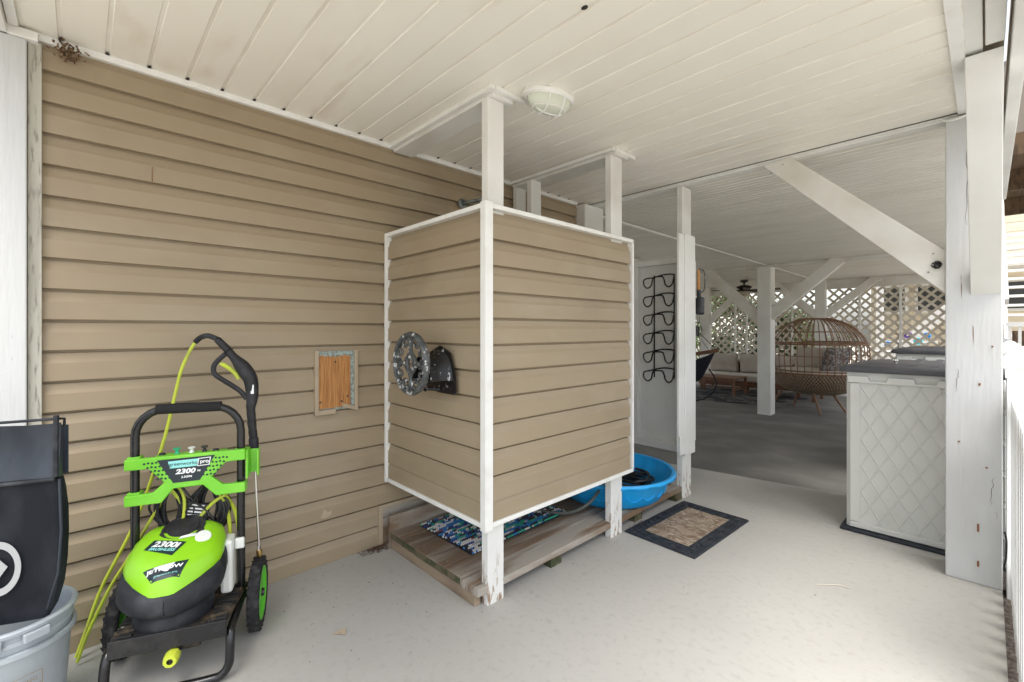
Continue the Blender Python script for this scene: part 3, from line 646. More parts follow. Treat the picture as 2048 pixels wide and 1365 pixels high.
xbrace(bp, (-3.52, 2.44), (-2.6, 1.58), 12.12, 12.22, .15); xbrace(bp, (-2.6, 1.58), (-1.58, 2.44), 12.12, 12.22, .15)
bp = thing('rear_post', (-5.2, 12.3, -.15), 'white post at the left end of the lattice by the hammock chair', 'post')
B(-5.33, -5.09, 12.10, 12.24, -.15, 2.446).build('shaft', M_paint, bp, bevel=.005)
xbrace(bp, (-5.2, 1.45), (-4.35, 2.30), 12.12, 12.22, .14); xbrace(bp, (-5.2, 1.45), (-6.1, 2.30), 12.12, 12.22, .14)
bp = thing('rear_post', (-.05, 12.3, -.15), 'white post at the right end of the lattice behind the storage boxes', 'post')
B(-.50, -.30, 12.10, 12.24, -.15, 2.446).build('shaft', M_paint, bp, bevel=.005)
sp_ = thing('outer_post', (.0, 8.6, -.15), 'white side post hidden behind the big foreground post', 'post')
B(-.12, .05, 8.5, 8.7, -.15, 2.42).build('shaft', M_paint, sp_, bevel=.005)
for (px, py, pz) in ((-1.0, 3.357, 2.36), (-.93, 3.357, 2.40), (-.22, 3.357, 1.62), (-.20, 3.357, 1.72), (-.04, 3.325, 1.56), (.03, 3.325, 1.57), (-.10, 3.327, .72), (.02, 3.327, 1.22)):
    m_ = MB(); m_.lathe([(.0045, 0), (.004, -.002), (.0001, -.0025)], (px, py, pz), 8, 'y'); m_.build('nail_head', M_rust if pz < 1.6 else M_galv, rp)
def crack(par, pts, w_=.0009):
    m_ = MB(); P_ = [Vector(p) for p in pts]
    vs = []; fs = []
    for i, p in enumerate(P_):
        t_ = w_ * math.sin(math.pi * (i + .3) / len(P_)) + .0003; vs += [p - Vector((t_, 0, 0)), p + Vector((t_, 0, 0))]
    for i in range(len(P_) - 1): fs.append((2 * i, 2 * i + 1, 2 * i + 3, 2 * i + 2))
    m_.add(vs, fs); m_.build('crack', mat('dark_crack', (.16, .14, .12), .9), par)
for (x_, z0, z1) in ((-.075, 1.85, 2.32), (.015, .42, .56), (-.11, .98, 1.10)):
    crack(rp, [(x_ + random.uniform(-.004, .004) + .008 * i / 12, 3.3285, z0 + (z1 - z0) * i / 12) for i in range(13)])
# second ceiling band & corner post of wall
cp = thing('wall_end_post', (-2.5, 3.35, 0), 'white wrapped post at the far end of the tan wall', 'post')
B(-2.62, -2.45, 3.222, 3.50, 0, 2.427).build('shaft', M_paint, cp, bevel=.004)

# ================================================================== LATTICE
def lattice(x0, x1, label):
    t_ = thing('lattice_screen', ((x0 + x1) / 2, 12.3, -.15), label, 'lattice', 'lattice panels between the rear posts')
    z0, z1 = -.05, 2.239; st = .19
    for layer, sgn in ((0, 1), (1, -1)):
        y0 = 12.268 + layer * .009; c = x0 - (z1 - z0) if sgn > 0 else x0
        c = math.floor(c / st) * st
        while c < (x1 if sgn > 0 else x1 + (z1 - z0)):
            # line x = c + sgn*(z-z0)
            if sgn > 0: za = max(z0, z0 + x0 - c); zb = min(z1, z0 + x1 - c)
            else: za = max(z0, z0 + c - x1); zb = min(z1, z0 + c - x0)
            if zb - za > .04:
                xa = c + sgn * (za - z0); xb = c + sgn * (zb - z0)
                m_ = MB(); m_.beam((xa, y0 + .004, za), (xb, y0 + .004, zb), .007, .048, up=(0, 0, 1)); m_.build('slat', M_lattice, t_)
            c += st
    return t_
LT = [lattice(-5.08, -2.71, 'left lattice panel with green shrubs showing through'), lattice(-2.49, -.51, 'right lattice panel with the tan neighbouring house behind')]
for x, i in ((-4.485, 0), (-4.204, 0), (-3.193, 0), (-1.904, 1), (-1.226, 1)):
    B(x - .02, x + .02, 12.225, 12.262, -.1, 2.239).build('batten', M_trimw, LT[i])
for i, (a, b) in enumerate(((-5.08, -2.71), (-2.49, -.51))):
    B(a, b, 12.225, 12.262, -.15, -.102).build('bottom_rail', M_trimw, LT[i])

# ================================================================== STORAGE BOXES
def storage(name, x0, x1, y0, y1, z0, zt, label, knob=True):
    t_ = thing(name, ((x0 + x1) / 2, (y0 + y1) / 2, z0), label, 'storage box')
    c_ = .018
    B(x0 - .03, x1 + .02, y0 - .04, y1 + .02, z0, z0 + .022).build('base', M_matk, t_, bevel=.01)
    m_ = MB(); m_.prism([(x0 + c_, y0), (x1, y0), (x1, y1), (x0, y1), (x0, y0 + c_)], z0 + .023, zt - .075); m_.build('body', M_resin, t_)
    yf = y0
    B(x0 + .022, x0 + .075, yf - .012, yf - .0005, z0 + .065, zt - .10).build('corner_rib', M_resin, t_, bevel=.004)
    B(x0 + .022, x1, yf - .016, yf - .0005, z0 + .028, z0 + .062).build('bottom_rib', M_resin, t_, bevel=.004)
    m_ = MB(); xs = [x0 + .012, x0 + .115, x0 + .125, x0 + .205, x0 + .215, x0 + .335, x0 + .345, x0 + .435, x0 + .445, x1]
    zz = [0, 0, 1, 1, 0, 0, 1, 1, 0, 0]
    poly = [(x0 + .012, zt - .097), (x1, zt - .097)] + [(x, zt - .055 - .028 * z_) for x, z_ in zip(reversed(xs), reversed(zz))]
    m_.prism(poly, yf - .020, yf - .0005, ax='y'); m_.build('top_rib', M_resin, t_, bevel=.003)
    B(x0 + .004, x1 - .01, y0 + .004, y1 - .004, zt - .075, zt - .028).build('latch_strip', M_resin, t_)
    # diamond relief
    xa, xb, za, zb = x0 + .078, x1, z0 + .064, zt - .099; sx, sz = .095, .17
    def ribs(slope):
        c = -40
        for k in range(-30, 30):
            # z = za + slope*(x-xa) + k*sz
            pts = []
            for x in (xa, xb): pts.append((x, za + slope * (x - xa) + k * sz + .03))
            (X0, Z0), (X1, Z1) = pts
            tt = [0, 1]; dz = Z1 - Z0
            a = sorted(((za - Z0) / dz, (zb - Z0) / dz)); lo, hi = max(0, a[0]), min(1, a[1])
            if hi - lo > .03:
                m_ = MB(); p = lambda q: (X0 + (X1 - X0) * q, yf - .0015, Z0 + dz * q)
                A_, B_ = Vector(p(lo)), Vector(p(hi)); d = (B_ - A_).normalized(); n = Vector((-d.z, 0, d.x)) * .0055; o_ = Vector((0, -.0030, 0))
                m_.add([A_ + n, A_ + o_, A_ - n, B_ + n, B_ + o_, B_ - n], [(0, 1, 4, 3), (1, 2, 5, 4), (0, 2, 1), (3, 4, 5)]); m_.build('relief_rib', M_resin, t_)
    ribs(-sz / sx); ribs(sz / sx)
    # lid
    ld = MB(); c = .03
    def rr(e, z, ee=0): return [(x0 - e + c, y0 - e, z), (x1 + e - c, y0 - e, z), (x1 + e, y0 - e + c, z), (x1 + e, y1 + e - c, z), (x1 + e - c, y1 + e, z), (x0 - e + c, y1 + e, z), (x0 - e, y1 + e - c, z), (x0 - e, y0 - e + c, z)]
    ld.loft([rr(.026, zt - .030), rr(.030, zt - .022), rr(.026, zt + .002), rr(.012, zt + .010), rr(-.02, zt + .014), rr(-.10, zt + .030)])
    L2 = ld.build('lid', M_resing, t_, True)
    for i in range(2):
        xx = x0 + .30 + i * .10
        m_ = MB(); m_.prism([(y0 + .02, zt + .012), (y0 + .06, zt + .024), (y1 - .12, zt + .040), (y1 - .05, zt + .02)], xx, xx + .045, ax='x'); m_.build('lid_rib', M_resing, L2, bevel=.004)
    if knob:
        k_ = MB(); k_.lathe([(.001, 0), (.014, 0), (.016, .006), (.008, .012), (.009, .016), (.014, .022), (.013, .034), (.001, .037)], (x0 + .235, y0 + .14, zt + .022), 16); k_.build('knob', M_chrome, L2, True)
    return t_
storage('storage_box', -.638, .07, 3.645, 4.40, 0, 1.062, 'pale resin storage box with diamond relief and grey lid behind the big post')
storage('storage_box', -.60, .05, 5.6, 6.3, -.15, 1.115, 'second storage box with dark lid showing above the nearer one', False)

# ================================================================== EGG CHAIR
ec = thing('egg_chair', (-2.15, 9.65, -.15), 'round brown rattan egg chair with open cage top and woven bowl', 'egg chair')
EC = Vector((-2.14, 9.68, 0))
prof = [(.33, .17), (.50, .235), (.62, .33), (.70, .44), (.74, .55), (.765, .70), (.775, .86), (.765, 1.00), (.745, 1.075), (.70, 1.18), (.62, 1.29), (.50, 1.40), (.36, 1.48), (.22, 1.525)]
def rad(z):
    for (r0, z0), (r1, z1) in zip(prof, prof[1:]):
        if z0 <= z <= z1: return r0 + (r1 - r0) * (z - z0) / (z1 - z0)
    return prof[-1][0]
def ringp(z, n=48, k=1): return [(EC.x + k * rad(z) * math.cos(2 * math.pi * i / n), EC.y + k * rad(z) * math.sin(2 * math.pi * i / n), z) for i in range(n)]
face = math.atan2(.25, -1)    # the opening faces away to the left
NS = 44
for i in range(NS):
    a = 2 * math.pi * i / NS
    d_ = (a - face + math.pi) % (2 * math.pi) - math.pi
    zmin, zmax = .55, 1.525
    pts = []
    for z in [.55 + (1.525 - .55) * q / 14 for q in range(15)]:
        op = abs(d_) < R(48) * math.sqrt(max(0, 1 - ((z - .95) / .46) ** 2)) if abs(z - .95) < .46 else False
        if not op: pts.append((EC.x + rad(z) * math.cos(a), EC.y + rad(z) * math.sin(a), z))
        elif len(pts) > 1: break
        else: pts = []
    if len(pts) > 1: m_ = MB(); m_.tube(pts, .0078, 5); m_.build('spoke', M_rattan, ec, True)
for z, r_ in ((.55, .016), (.60, .012), (1.065, .014), (1.095, .012), (1.28, .008), (1.515, .010), (.86, .006)):
    n = 60; pts = []
    full = z < .7 or z > 1.42
    for i in range(n + (0 if full else 1)):
        a = face + 2 * math.pi * i / n
        if not full:
            w_ = R(48) * math.sqrt(max(0, 1 - ((z - .95) / .46) ** 2)); a = face + w_ + (2 * math.pi - 2 * w_) * i / n
        pts.append((EC.x + rad(z) * math.cos(a), EC.y + rad(z) * math.sin(a), z))
    m_ = MB(); m_.tube(pts, r_, 6, closed=full); m_.build('hoop', M_rattan, ec, True)
m_ = MB(); pts = []
for i in range(48):
    q = 2 * math.pi * i / 48; z = .95 + .46 * math.sin(q); a = face + R(48) * math.cos(q); pts.append((EC.x + rad(z) * math.cos(a), EC.y + rad(z) * math.sin(a), z))
m_.tube(pts, .013, 6, closed=True); m_.build('opening_hoop', M_rattan, ec, True)
m_ = MB(); nz = 11; na = 84
for s_ in (1, -1):
    for i in range(na):
        pts = []
        for q in range(nz + 1):
            z = .17 + (.545 - .17) * q / nz; a = 2 * math.pi * (i + s_ * q * .5) / na
            r_ = rad(z) + (.004 if (q % 2) == (s_ > 0) else -.004)
            pts.append((EC.x + r_ * math.cos(a), EC.y + r_ * math.sin(a), z))
        m_.tube(pts, .0075, 4, cap=False)
tag(m_.build('woven_bowl', M_wicker, ec, True), kind='stuff')
m_ = MB(); m_.lathe([(.001, .175), (.315, .18), (.485, .245), (.60, .335), (.68, .44), (.715, .53)], (EC.x, EC.y, 0), 40); m_.build('bowl_lining', M_rattan, ec, True)
m_ = MB(); m_.lathe([(.001, .40), (.60, .40), (.66, .46), (.67, .52), (.58, .60), (.001, .62)], (EC.x, EC.y, 0), 40); m_.build('seat_cushion', M_cushw, ec, True)
for (fx, fy), (tx, ty) in (((-1.95, 9.13), (-2.08, 9.24)), ((-1.715, 9.79), (-1.90, 9.68)), ((-2.575, 9.97), (-2.48, 9.94)), ((-2.81, 9.31), (-2.62, 9.40))):
    m_ = MB(); m_.tube([(tx, ty, .20), (fx, fy, -.15)], [.022, .017], 8); m_.build('leg', M_rattan, ec, True)
def pillow(name, c, w_, h_, t_, rz, rx, mat_, label, cat, group=None, parent=None):
    m_ = MB(); m_.M = Matrix.Translation(c) @ Matrix.Rotation(rz, 4, 'Z') @ Matrix.Rotation(rx, 4, 'X'); n = 12; G = {}; vs = []; fs = []
    for s_ in (1, -1):
        for i in range(n + 1):
            for j in range(n + 1):
                u = -1 + 2 * i / n; v = -1 + 2 * j / n
                e = (1 - u ** 4) * (1 - v ** 4); pinch = 1 - .06 * (u * u * v * v)
                if s_ < 0 and (i in (0, n) or j in (0, n)): G[(s_, i, j)] = G[(1, i, j)]; continue
                G[(s_, i, j)] = len(vs)
                vs.append((u * w_ / 2 * (.94 + .06 * abs(v) ** 3), s_ * t_ / 2 * e ** .45 * (1 + .08 * math.sin(5 * u + 3 * v + c[0])), v * h_ / 2 * (.94 + .06 * abs(u) ** 3)))
        for i in range(n):
            for j in range(n):
                q = (G[(s_, i, j)], G[(s_, i + 1, j)], G[(s_, i + 1, j + 1)], G[(s_, i, j + 1)]); fs.append(q if s_ > 0 else q[::-1])
    m_.add(vs, fs); o = m_.build(name, mat_, parent, 'all')
    if not parent: tag(o, label, cat, group)
    return o
pillow('pillow', (-1.80, 9.45, .80), .55, .45, .18, R(60), R(20), M_cushp, 'grey patterned pillow inside the egg chair', 'pillow')
pillow('pillow', (-1.93, 9.93, .76), .60, .48, .20, R(110), R(15), M_cush, 'plain beige pillow inside the egg chair, behind the patterned one', 'pillow')
pillow('pillow', (-2.30, 10.08, .76), .60, .48, .20, R(170), R(15), M_cush, 'beige pillow at the back left inside the egg chair', 'pillow')

# ================================================================== SOFA, TABLES, RUG, FAN, HAMMOCK
sf = thing('outdoor_sofa', (-3.8, 11.7, -.15), 'long beige cushioned sofa with brown wood frame along the lattice', 'sofa')
x0, x1 = -5.0, -2.75
B(x0, x1, 11.28, 12.02, .06, .10).build('frame', M_teak, sf)
B(x0, x1, 11.24, 11.28, -.02, .10).build('front_rail', M_teak, sf)
B(x0, x1, 11.98, 12.03, .10, .52).build('back_frame', M_teak, sf)
for xx in (x0 + .03, (x0 + x1) / 2, x1 - .08):
    for yy in (11.26, 11.95): B(xx, xx + .05, yy, yy + .05, -.15, .06).build('leg', M_teak, sf)
for i in range(3):
    a = x0 + .01 + i * .75
    B(a, a + .735, 11.25, 11.95, .10, .27).build('seat_cushion', M_cushw, sf, bevel=.035)
    pillow('back_cushion', (a + .37, 11.83, .50), .75, .50, .24, 0, R(12), M_cush, None, None, None, sf)
ct = thing('coffee_table', (-4.3, 10.8, -.15), 'low brown slatted wood coffee table in front of the sofa', 'coffee table')
for i in range(6): B(-4.85, -3.80, 10.36 + i * .132, 10.36 + i * .132 + .118, .222, .247).build('slat', M_teak, ct, bevel=.003)
for xx in (-4.82, -3.87):
    for yy in (10.38, 11.08): B(xx, xx + .05, yy, yy + .05, -.15, .221).build('leg', M_teak, ct)
B(-4.77, -3.87, 10.39, 10.42, .16, .221).build('apron', M_teak, ct); B(-3.86, -3.83, 10.43, 11.08, -.02, .02).build('stretcher', M_teak, ct)
B(-4.77, -3.87, 11.09, 11.12, -.06, -.02).build('stretcher', M_teak, ct)
ob = thing('low_bench', (-2.8, 11.1, -.15), 'low brown wood bench half hidden behind the egg chair', 'bench')
for i in range(4): B(-3.35, -2.40, 10.74 + i * .18, 10.74 + i * .18 + .165, .15, .18).build('slat', M_teak, ob)
for xx in (-3.33, -2.45):
    for yy in (10.75, 11.40): B(xx, xx + .055, yy, yy + .055, -.15, .149).build('leg', M_teak, ob)
B(-3.35, -2.40, 10.735, 10.739, .08, .149).build('apron', M_teak, ob)
rg = thing('area_rug', (-4, 10.4, -.15), 'dark grey patterned outdoor rug under the coffee table', 'rug')
m_ = MB(); m_.prism([(-6.3, 9.42), (-4.3, 9.40), (-2.66, 9.50), (-2.62, 11.22), (-6.3, 11.9)], -.149, -.140); m_.build('pile', M_rug, rg)
for k in range(8):
    m_ = MB(); y = 9.55 + k * .2
    m_.tube([(-6.2 + j * .3, y + .09 * (-1) ** (j + k), -.1395) for j in range(13) if -6.2 + j * .3 < -2.7], .006, 4, flat=1); m_.build('woven_line', M_rubber, rg)
# ceiling fan
fn_ = thing('ceiling_fan', (-3.8, 10.9, 2.45), 'dark bronze ceiling fan with cream bowl light over the coffee table', 'ceiling fan')
FC = (-3.8, 10.9, 0)
m_ = MB(); m_.lathe([(.001, 2.447), (.085, 2.447), (.08, 2.41), (.03, 2.39), (.018, 2.37), (.018, 2.335)], FC, 20); m_.build('canopy', M_fan, fn_, True)
m_ = MB(); m_.lathe([(.02, 2.34), (.08, 2.335), (.16, 2.30), (.165, 2.285), (.11, 2.25), (.09, 2.22), (.05, 2.20), (.001, 2.2)], FC, 24); m_.build('motor', M_fan, fn_, True)
for k in range(5):
    a = R(222 + 72 * k); m_ = MB(); d = Vector((math.cos(a), math.sin(a), 0)); s_ = Vector((-d.y, d.x, 0))
    c0 = Vector(FC) + Vector((0, 0, 2.215)); P_ = []
    for t_, hw in ((.09, .02), (.20, .03), (.24, .055), (.64, .07), (.72, .06)):
        P_.append((c0 + d * t_, hw))
    vs = []; fs = []
    for p, hw in P_:
        for q, zz in ((-1, .012), (1, -.012)): vs.append(p + s_ * (hw * q) + Vector((0, 0, zz - .004))); vs.append(p + s_ * (hw * q) + Vector((0, 0, zz + .004)))
    for i in range(4):
        o_ = i * 4; fs += [(o_, o_ + 2, o_ + 6, o_ + 4), (o_ + 1, o_ + 5, o_ + 7, o_ + 3), (o_, o_ + 4, o_ + 5, o_ + 1), (o_ + 2, o_ + 3, o_ + 7, o_ + 6)]
    fs += [(0, 1, 3, 2), (16, 18, 19, 17)]
    m_.add(vs, fs); m_.build('blade', M_fan, fn_)
m_ = MB(); m_.lathe([(.05, 2.20), (.15, 2.185), (.155, 2.17), (.12, 2.125), (.06, 2.095), (.012, 2.085), (.001, 2.07)], FC, 24); m_.build('light_bowl', M_fang, fn_, True)
# hammock chair
hc = thing('hammock_chair', (-4.0, 7.2, .2), 'navy canvas hammock chair hanging from a rope and wooden bar', 'hammock chair')
AP = Vector((-3.88, 8.15, 1.52)); E1 = Vector((-3.44, 8.50, .945)); E2 = Vector((-4.10, 7.80, .80))
m_ = MB(); m_.tube([E1 + (E1 - E2) * .02, E2], .02, 8); m_.build('spreader_bar', M_teak, hc, True)
m_ = MB(); m_.tube([E1 + Vector((0, .25, -.1)) * .3, E2 + Vector((0, .25, -.1)) * .3], .014, 8); m_.build('spreader_bar', M_teak, hc, True)
m_ = MB(); m_.tube([AP, (AP.x, AP.y, 2.45)], .007, 6); m_.tube([AP, E1], .006, 6); m_.tube([AP, E2], .006, 6); m_.tube([AP, E1 - Vector((.1, .1, 0))], .004, 6); m_.build('rope', M_black, hc, True)
m_ = MB(); m_.lathe([(.001, .03), (.02, .02), (.03, 0), (.02, -.02), (.001, -.03)], AP, 10); m_.build('swivel', M_black, hc, True)
vs = []; fs = []; nu, nv = 14, 10; d12 = E2 - E1; nrm = Vector((d12.y, -d12.x, 0)).normalized()
for i in range(nu + 1):
    for j in range(nv + 1):
        u = i / nu; v = j / nv
        sag = math.sin(v * math.pi * .9); w_ = .52 + (u - .5) * (.92 - .35 * sag)
        p = E1 + d12 * w_ + Vector((0, 0, -.04)) + nrm * (.45 * v - .05) + Vector((0, 0, -.50 * sag - .08 * math.sin(u * math.pi)))
        vs.append(p)
for i in range(nu):
    for j in range(nv): a = i * (nv + 1) + j; fs.append((a, a + 1, a + nv + 2, a + nv + 1))
m_ = MB(); m_.add(vs, fs); o = m_.build('canvas_seat', M_navy, hc, 'all'); o.modifiers.new('s', 'SOLIDIFY').thickness = .012
m_ = MB(); m_.tube(smooth_path([E1 + Vector((-.1, -.1, -.35)), E1 + Vector((.0, .0, -.62)), E1 + Vector((-.10, -.1, -.85)), E1 + Vector((-.3, -.3, -.95)), E2 + Vector((.1, .1, -.85))]), .012, 7); m_.build('foot_strap', M_navy, hc, True)
ln = thing('bug_lamp', (-5.05, 11.9, 1.5), 'small dark box lantern hung beside the left rear post', 'lantern')
B(-5.42, -5.34, 12.0, 12.08, 1.15, 1.42).build('case', M_dark, ln, bevel=.01); m_ = MB(); m_.tube([(-5.38, 12.04, 1.42), (-5.38, 12.04, 1.9)], .004, 6); m_.build('cord', M_black, ln)

# ================================================================== PRESSURE WASHER (local u right, n front, z up)
WO = Vector((-2.32, .31, 0)); WU = Vector((.383, .924, 0)); WN = Vector((.924, -.383, 0))
WM = Matrix(((WU.x, WN.x, 0, WO.x), (WU.y, WN.y, 0, WO.y), (0, 0, 1, 0), (0, 0, 0, 1)))
pw = thing('pressure_washer', WO + WU * .037, 'lime green and black electric pressure washer on a wheeled upright frame', 'pressure washer')
def wb(): m = MB(); m.M = WM; return m
C0 = .037; HW = .182
# handle frame
def handle_path():
    r_ = .10; pts = [(C0 - HW, .05, .17), (C0 - HW, .06, .5), (C0 - HW, .06, .88)]
    for i in range(1, 7):
        a = R(90) * i / 6; pts.append((C0 - HW + r_ * (1 - math.cos(a)), .06, .88 + r_ * 1.05 * math.sin(a)))
    for i in range(0, 7):
        a = R(90) * (1 - i / 6); pts.append((C0 + HW - r_ * (1 - math.cos(a)), .06, .88 + r_ * 1.05 * math.sin(a)))
    pts += [(C0 + HW, .06, .5), (C0 + HW, .05, .17)]
    return pts
m_ = wb(); m_.tube(handle_path(), .0155, 12); m_.build('handle_tube', M_black, pw, True)
m_ = wb(); m_.tube([(-.075, .06, .985), (.148, .06, .985)], .0205, 14); m_.build('grip', M_foam, pw, True)
for s_ in (-1, 1):
    m_ = wb(); m_.lathe([(.0158, -.001), (.0168, 0), (.0158, .001)], (C0 + s_ * HW, .055, .60 - .02 * (s_ < 0)), 12); m_.build('tube_joint', M_chrome, pw)
# front panel (bow tie)
U0, U1 = C0 - HW - .022, C0 + HW + .022; um = C0
poly = [(U0, .800), (um - .10, .802), (um + .10, .806), (U1, .806), (U1, .762), (um + .135, .760), (um + .085, .705), (um + .125, .668), (U1, .668), (U1, .628), (um + .10, .626), (um + .055, .675), (um - .045, .672), (um - .085, .620), (U0, .618), (U0, .660), (um - .115, .662), (um - .075, .700), (um - .125, .758), (U0, .758)]
m_ = wb(); m_.prism([(p[0], p[1]) for p in poly], .082, .102, ax='y')
m_.build('front_panel', M_green, pw, bevel=.004)
for s_ in (-1, 1):
    for z_ in (.783, .643):
        m_ = wb(); m_.box(C0 + s_ * HW - .022, C0 + s_ * HW + .022, .036, .081, z_ - .021, z_ + .021); m_.build('panel_clamp', M_green, pw, bevel=.005)
m_ = wb(); m_.box(um - .115, um + .13, .03, .081, .775, .80); m_.build('nozzle_shelf', M_green, pw, bevel=.004)
for i, (du, mt_) in enumerate(((-.095, M_plast), (-.045, mat('green_nozzle', (.02, .45, .22), .5)), (.005, M_vinyl), (.05, M_plast), (.09, M_plast))):
    m_ = wb(); m_.lathe([(.010, 0), (.006, .008), (.006, .014), (.013, .018), (.013, .022), (.001, .022)] if 0 < i < 4 else [(.013, 0), (.010, .007), (.001, .008)], (um + du, .055, .8005), 12); m_.build('nozzle', mt_, pw, True)
# vent holes
m_ = wb()
for s_ in (-1, 1):
    for r_ in range(5):
        for q in range(4):
            uu = um + s_ * (.128 - .012 * r_ * .9 - .0 + .013 * q - .028); zz = .782 - r_ * .016 - (q % 2) * .002
            if .70 < zz: m_.lathe([(.0042, .1023), (.0042, .1035), (.0001, .1035)], (uu, 0, zz), 8, 'y')
m_.build('vent_holes', M_dec_k, pw, kind='stuff')
def decal(vsfs, f, name, mt_, parent=None):
    vs, fs = vsfs; m_ = MB(); m_.M = WM; m_.add([f(*v) for v in vs], fs); return m_.build(name, mt_, parent or pw)
PC = (um, .742)
def onpanel(d): return lambda x, y: (PC[0] + x, .1025 + d, PC[1] + y)
decal(([(-.098, .048), (.098, .052), (.045, -.045), (-.045, -.047)], [(0, 3, 2, 1)]), onpanel(.0006), 'panel_label', M_dec_k)
decal(([(-.062, .040), (.040, .043), (.034, .014), (-.055, .012)], [(0, 3, 2, 1)]), onpanel(.0012), 'panel_label', M_dec_t)
for body, sz, cx, cy, mt_, kw in (('greenworks', .0195, -.011, .0275, M_dec_k, dict(bold=.0001)), ('pro', .021, .061, .030, M_dec_w, dict(bold=.0006)), ('2300', .026, -.004, -.004, M_dec_w, dict(bold=.0012, shear=.2, sx=1.25)), ('PSI', .009, .042, -.006, M_dec_w, {}), ('2.3GPM', .011, .0, -.026, M_dec_w, dict(bold=.0004, shear=.2))):
    vs, fs = text_verts(body, sz, **{**dict(bold=.0004), **kw}); decal(([(x + cx, y + cy) for x, y in vs], fs), onpanel(.0020), 'lettering', mt_)
fr = [(.040, .044), (.084, .046), (.078, .014), (.036, .012)]; fi = [(.043, .041), (.080, .043), (.075, .017), (.039, .015)]
decal((fr + fi, [(0, 1, 5, 4), (1, 2, 6, 5), (2, 3, 7, 6), (3, 0, 4, 7)]), onpanel(.0018), 'panel_label', M_dec_w)
# lance holder
m_ = wb(); m_.box(C0 + HW + .022, C0 + HW + .030, .03, .09, .68, .80).box(C0 + HW + .030, C0 + HW + .066, .03, .036, .69, .79).box(C0 + HW + .062, C0 + HW + .068, .03, .075, .685, .795); m_.build('lance_holder', M_green, pw, bevel=.002)
# base frame and tray
m_ = wb(); m_.add([(C0 - .20, .0, .185), (C0 + .20, .0, .185), (C0 + .175, .30, .205), (C0 - .175, .30, .205), (C0 - .20, .0, .205), (C0 + .20, .0, .205), (C0 + .175, .30, .218), (C0 - .175, .30, .218)], [(3, 2, 1, 0), (4, 5, 6, 7), (0, 1, 5, 4), (1, 2, 6, 5), (2, 3, 7, 6), (3, 0, 4, 7)]); m_.build('tray', M_tray, pw, bevel=.004)
for i in range(9):
    a = .025 + i * .031
    for s_ in (-1, 1):
        m_ = wb(); m_.box(C0 + s_ * (.192 - .02 * a / .3), C0 + s_ * .115, a, a + .018, .20 + .013 * a / .3, .214 + .013 * a / .3); m_.build('tray_rib', M_tray, pw, bevel=.002)
m_ = wb(); m_.box(C0 - .178, C0 + .178, .301, .306, .160, .222); m_.build('front_plate', M_black, pw, bevel=.002)
pts = [(C0 - .185, .02, .17), (C0 - .185, .24, .17), (C0 - .187, .285, .155), (C0 - .188, .30, .10), (C0 - .185, .305, .055), (C0 - .165, .31, .026), (C0 - .13, .31, .0165), (C0, .31, .0165), (C0 + .13, .31, .0165), (C0 + .165, .31, .026), (C0 + .185, .305, .055), (C0 + .188, .30, .10), (C0 + .187, .285, .155), (C0 + .185, .24, .17), (C0 + .185, .02, .17)]
m_ = wb(); m_.tube(smooth_path(pts, 4), .0155, 12); m_.build('base_tube', M_black, pw, True)
m_ = wb(); m_.tube([(C0 - .235, 0, .146), (C0 + .235, 0, .146)], .010, 8); m_.build('axle', M_black, pw, True)
# wheels
for s_ in (-1, 1):
    uc = C0 + s_ * .236
    wm = WM @ Matrix.Translation((uc, 0, .146))
    m_ = MB(); m_.M = wm; m_.lathe([(.105, -.018), (.128, -.024), (.140, -.019), (.146, -.009), (.146, .009), (.140, .019), (.128, .024), (.105, .018), (.105, -.018)], (0, 0, 0), 40, 'x'); tyre = m_.build('tyre', M_rubber, pw, True)
    m_ = MB(); m_.M = wm
    for k in range(26):
        a = 2 * math.pi * k / 26
        for t2, o2 in ((-.012, 0), (.012, .5)):
            a2 = a + o2 * 2 * math.pi / 26; c = Vector((t2, math.cos(a2) * .1455, math.sin(a2) * .1455)); tg = Vector((.35 if t2 > 0 else -.35, -math.sin(a2), math.cos(a2))).normalized()
            m_.beam(c - tg * .011, c + tg * .011, .015, .0035, up=(0, math.cos(a2), math.sin(a2)))
    m_.build('tread', M_rubber, tyre)
    m_ = MB(); m_.M = wm; m_.lathe([(.001, .014), (.035, .016), (.04, .010), (.085, .010), (.098, .021), (.107, .021), (.107, -.021), (.098, -.021), (.085, -.010), (.04, -.010), (.001, -.014)], (0, 0, 0), 36, 'x'); rim = m_.build('rim', M_green2, pw, True)
    m_ = MB(); m_.M = wm; m_.lathe([(.001, .026), (.014, .026), (.018, .016)], (0, 0, 0), 16, 'x'); m_.build('hub_cap', M_black, rim, True)
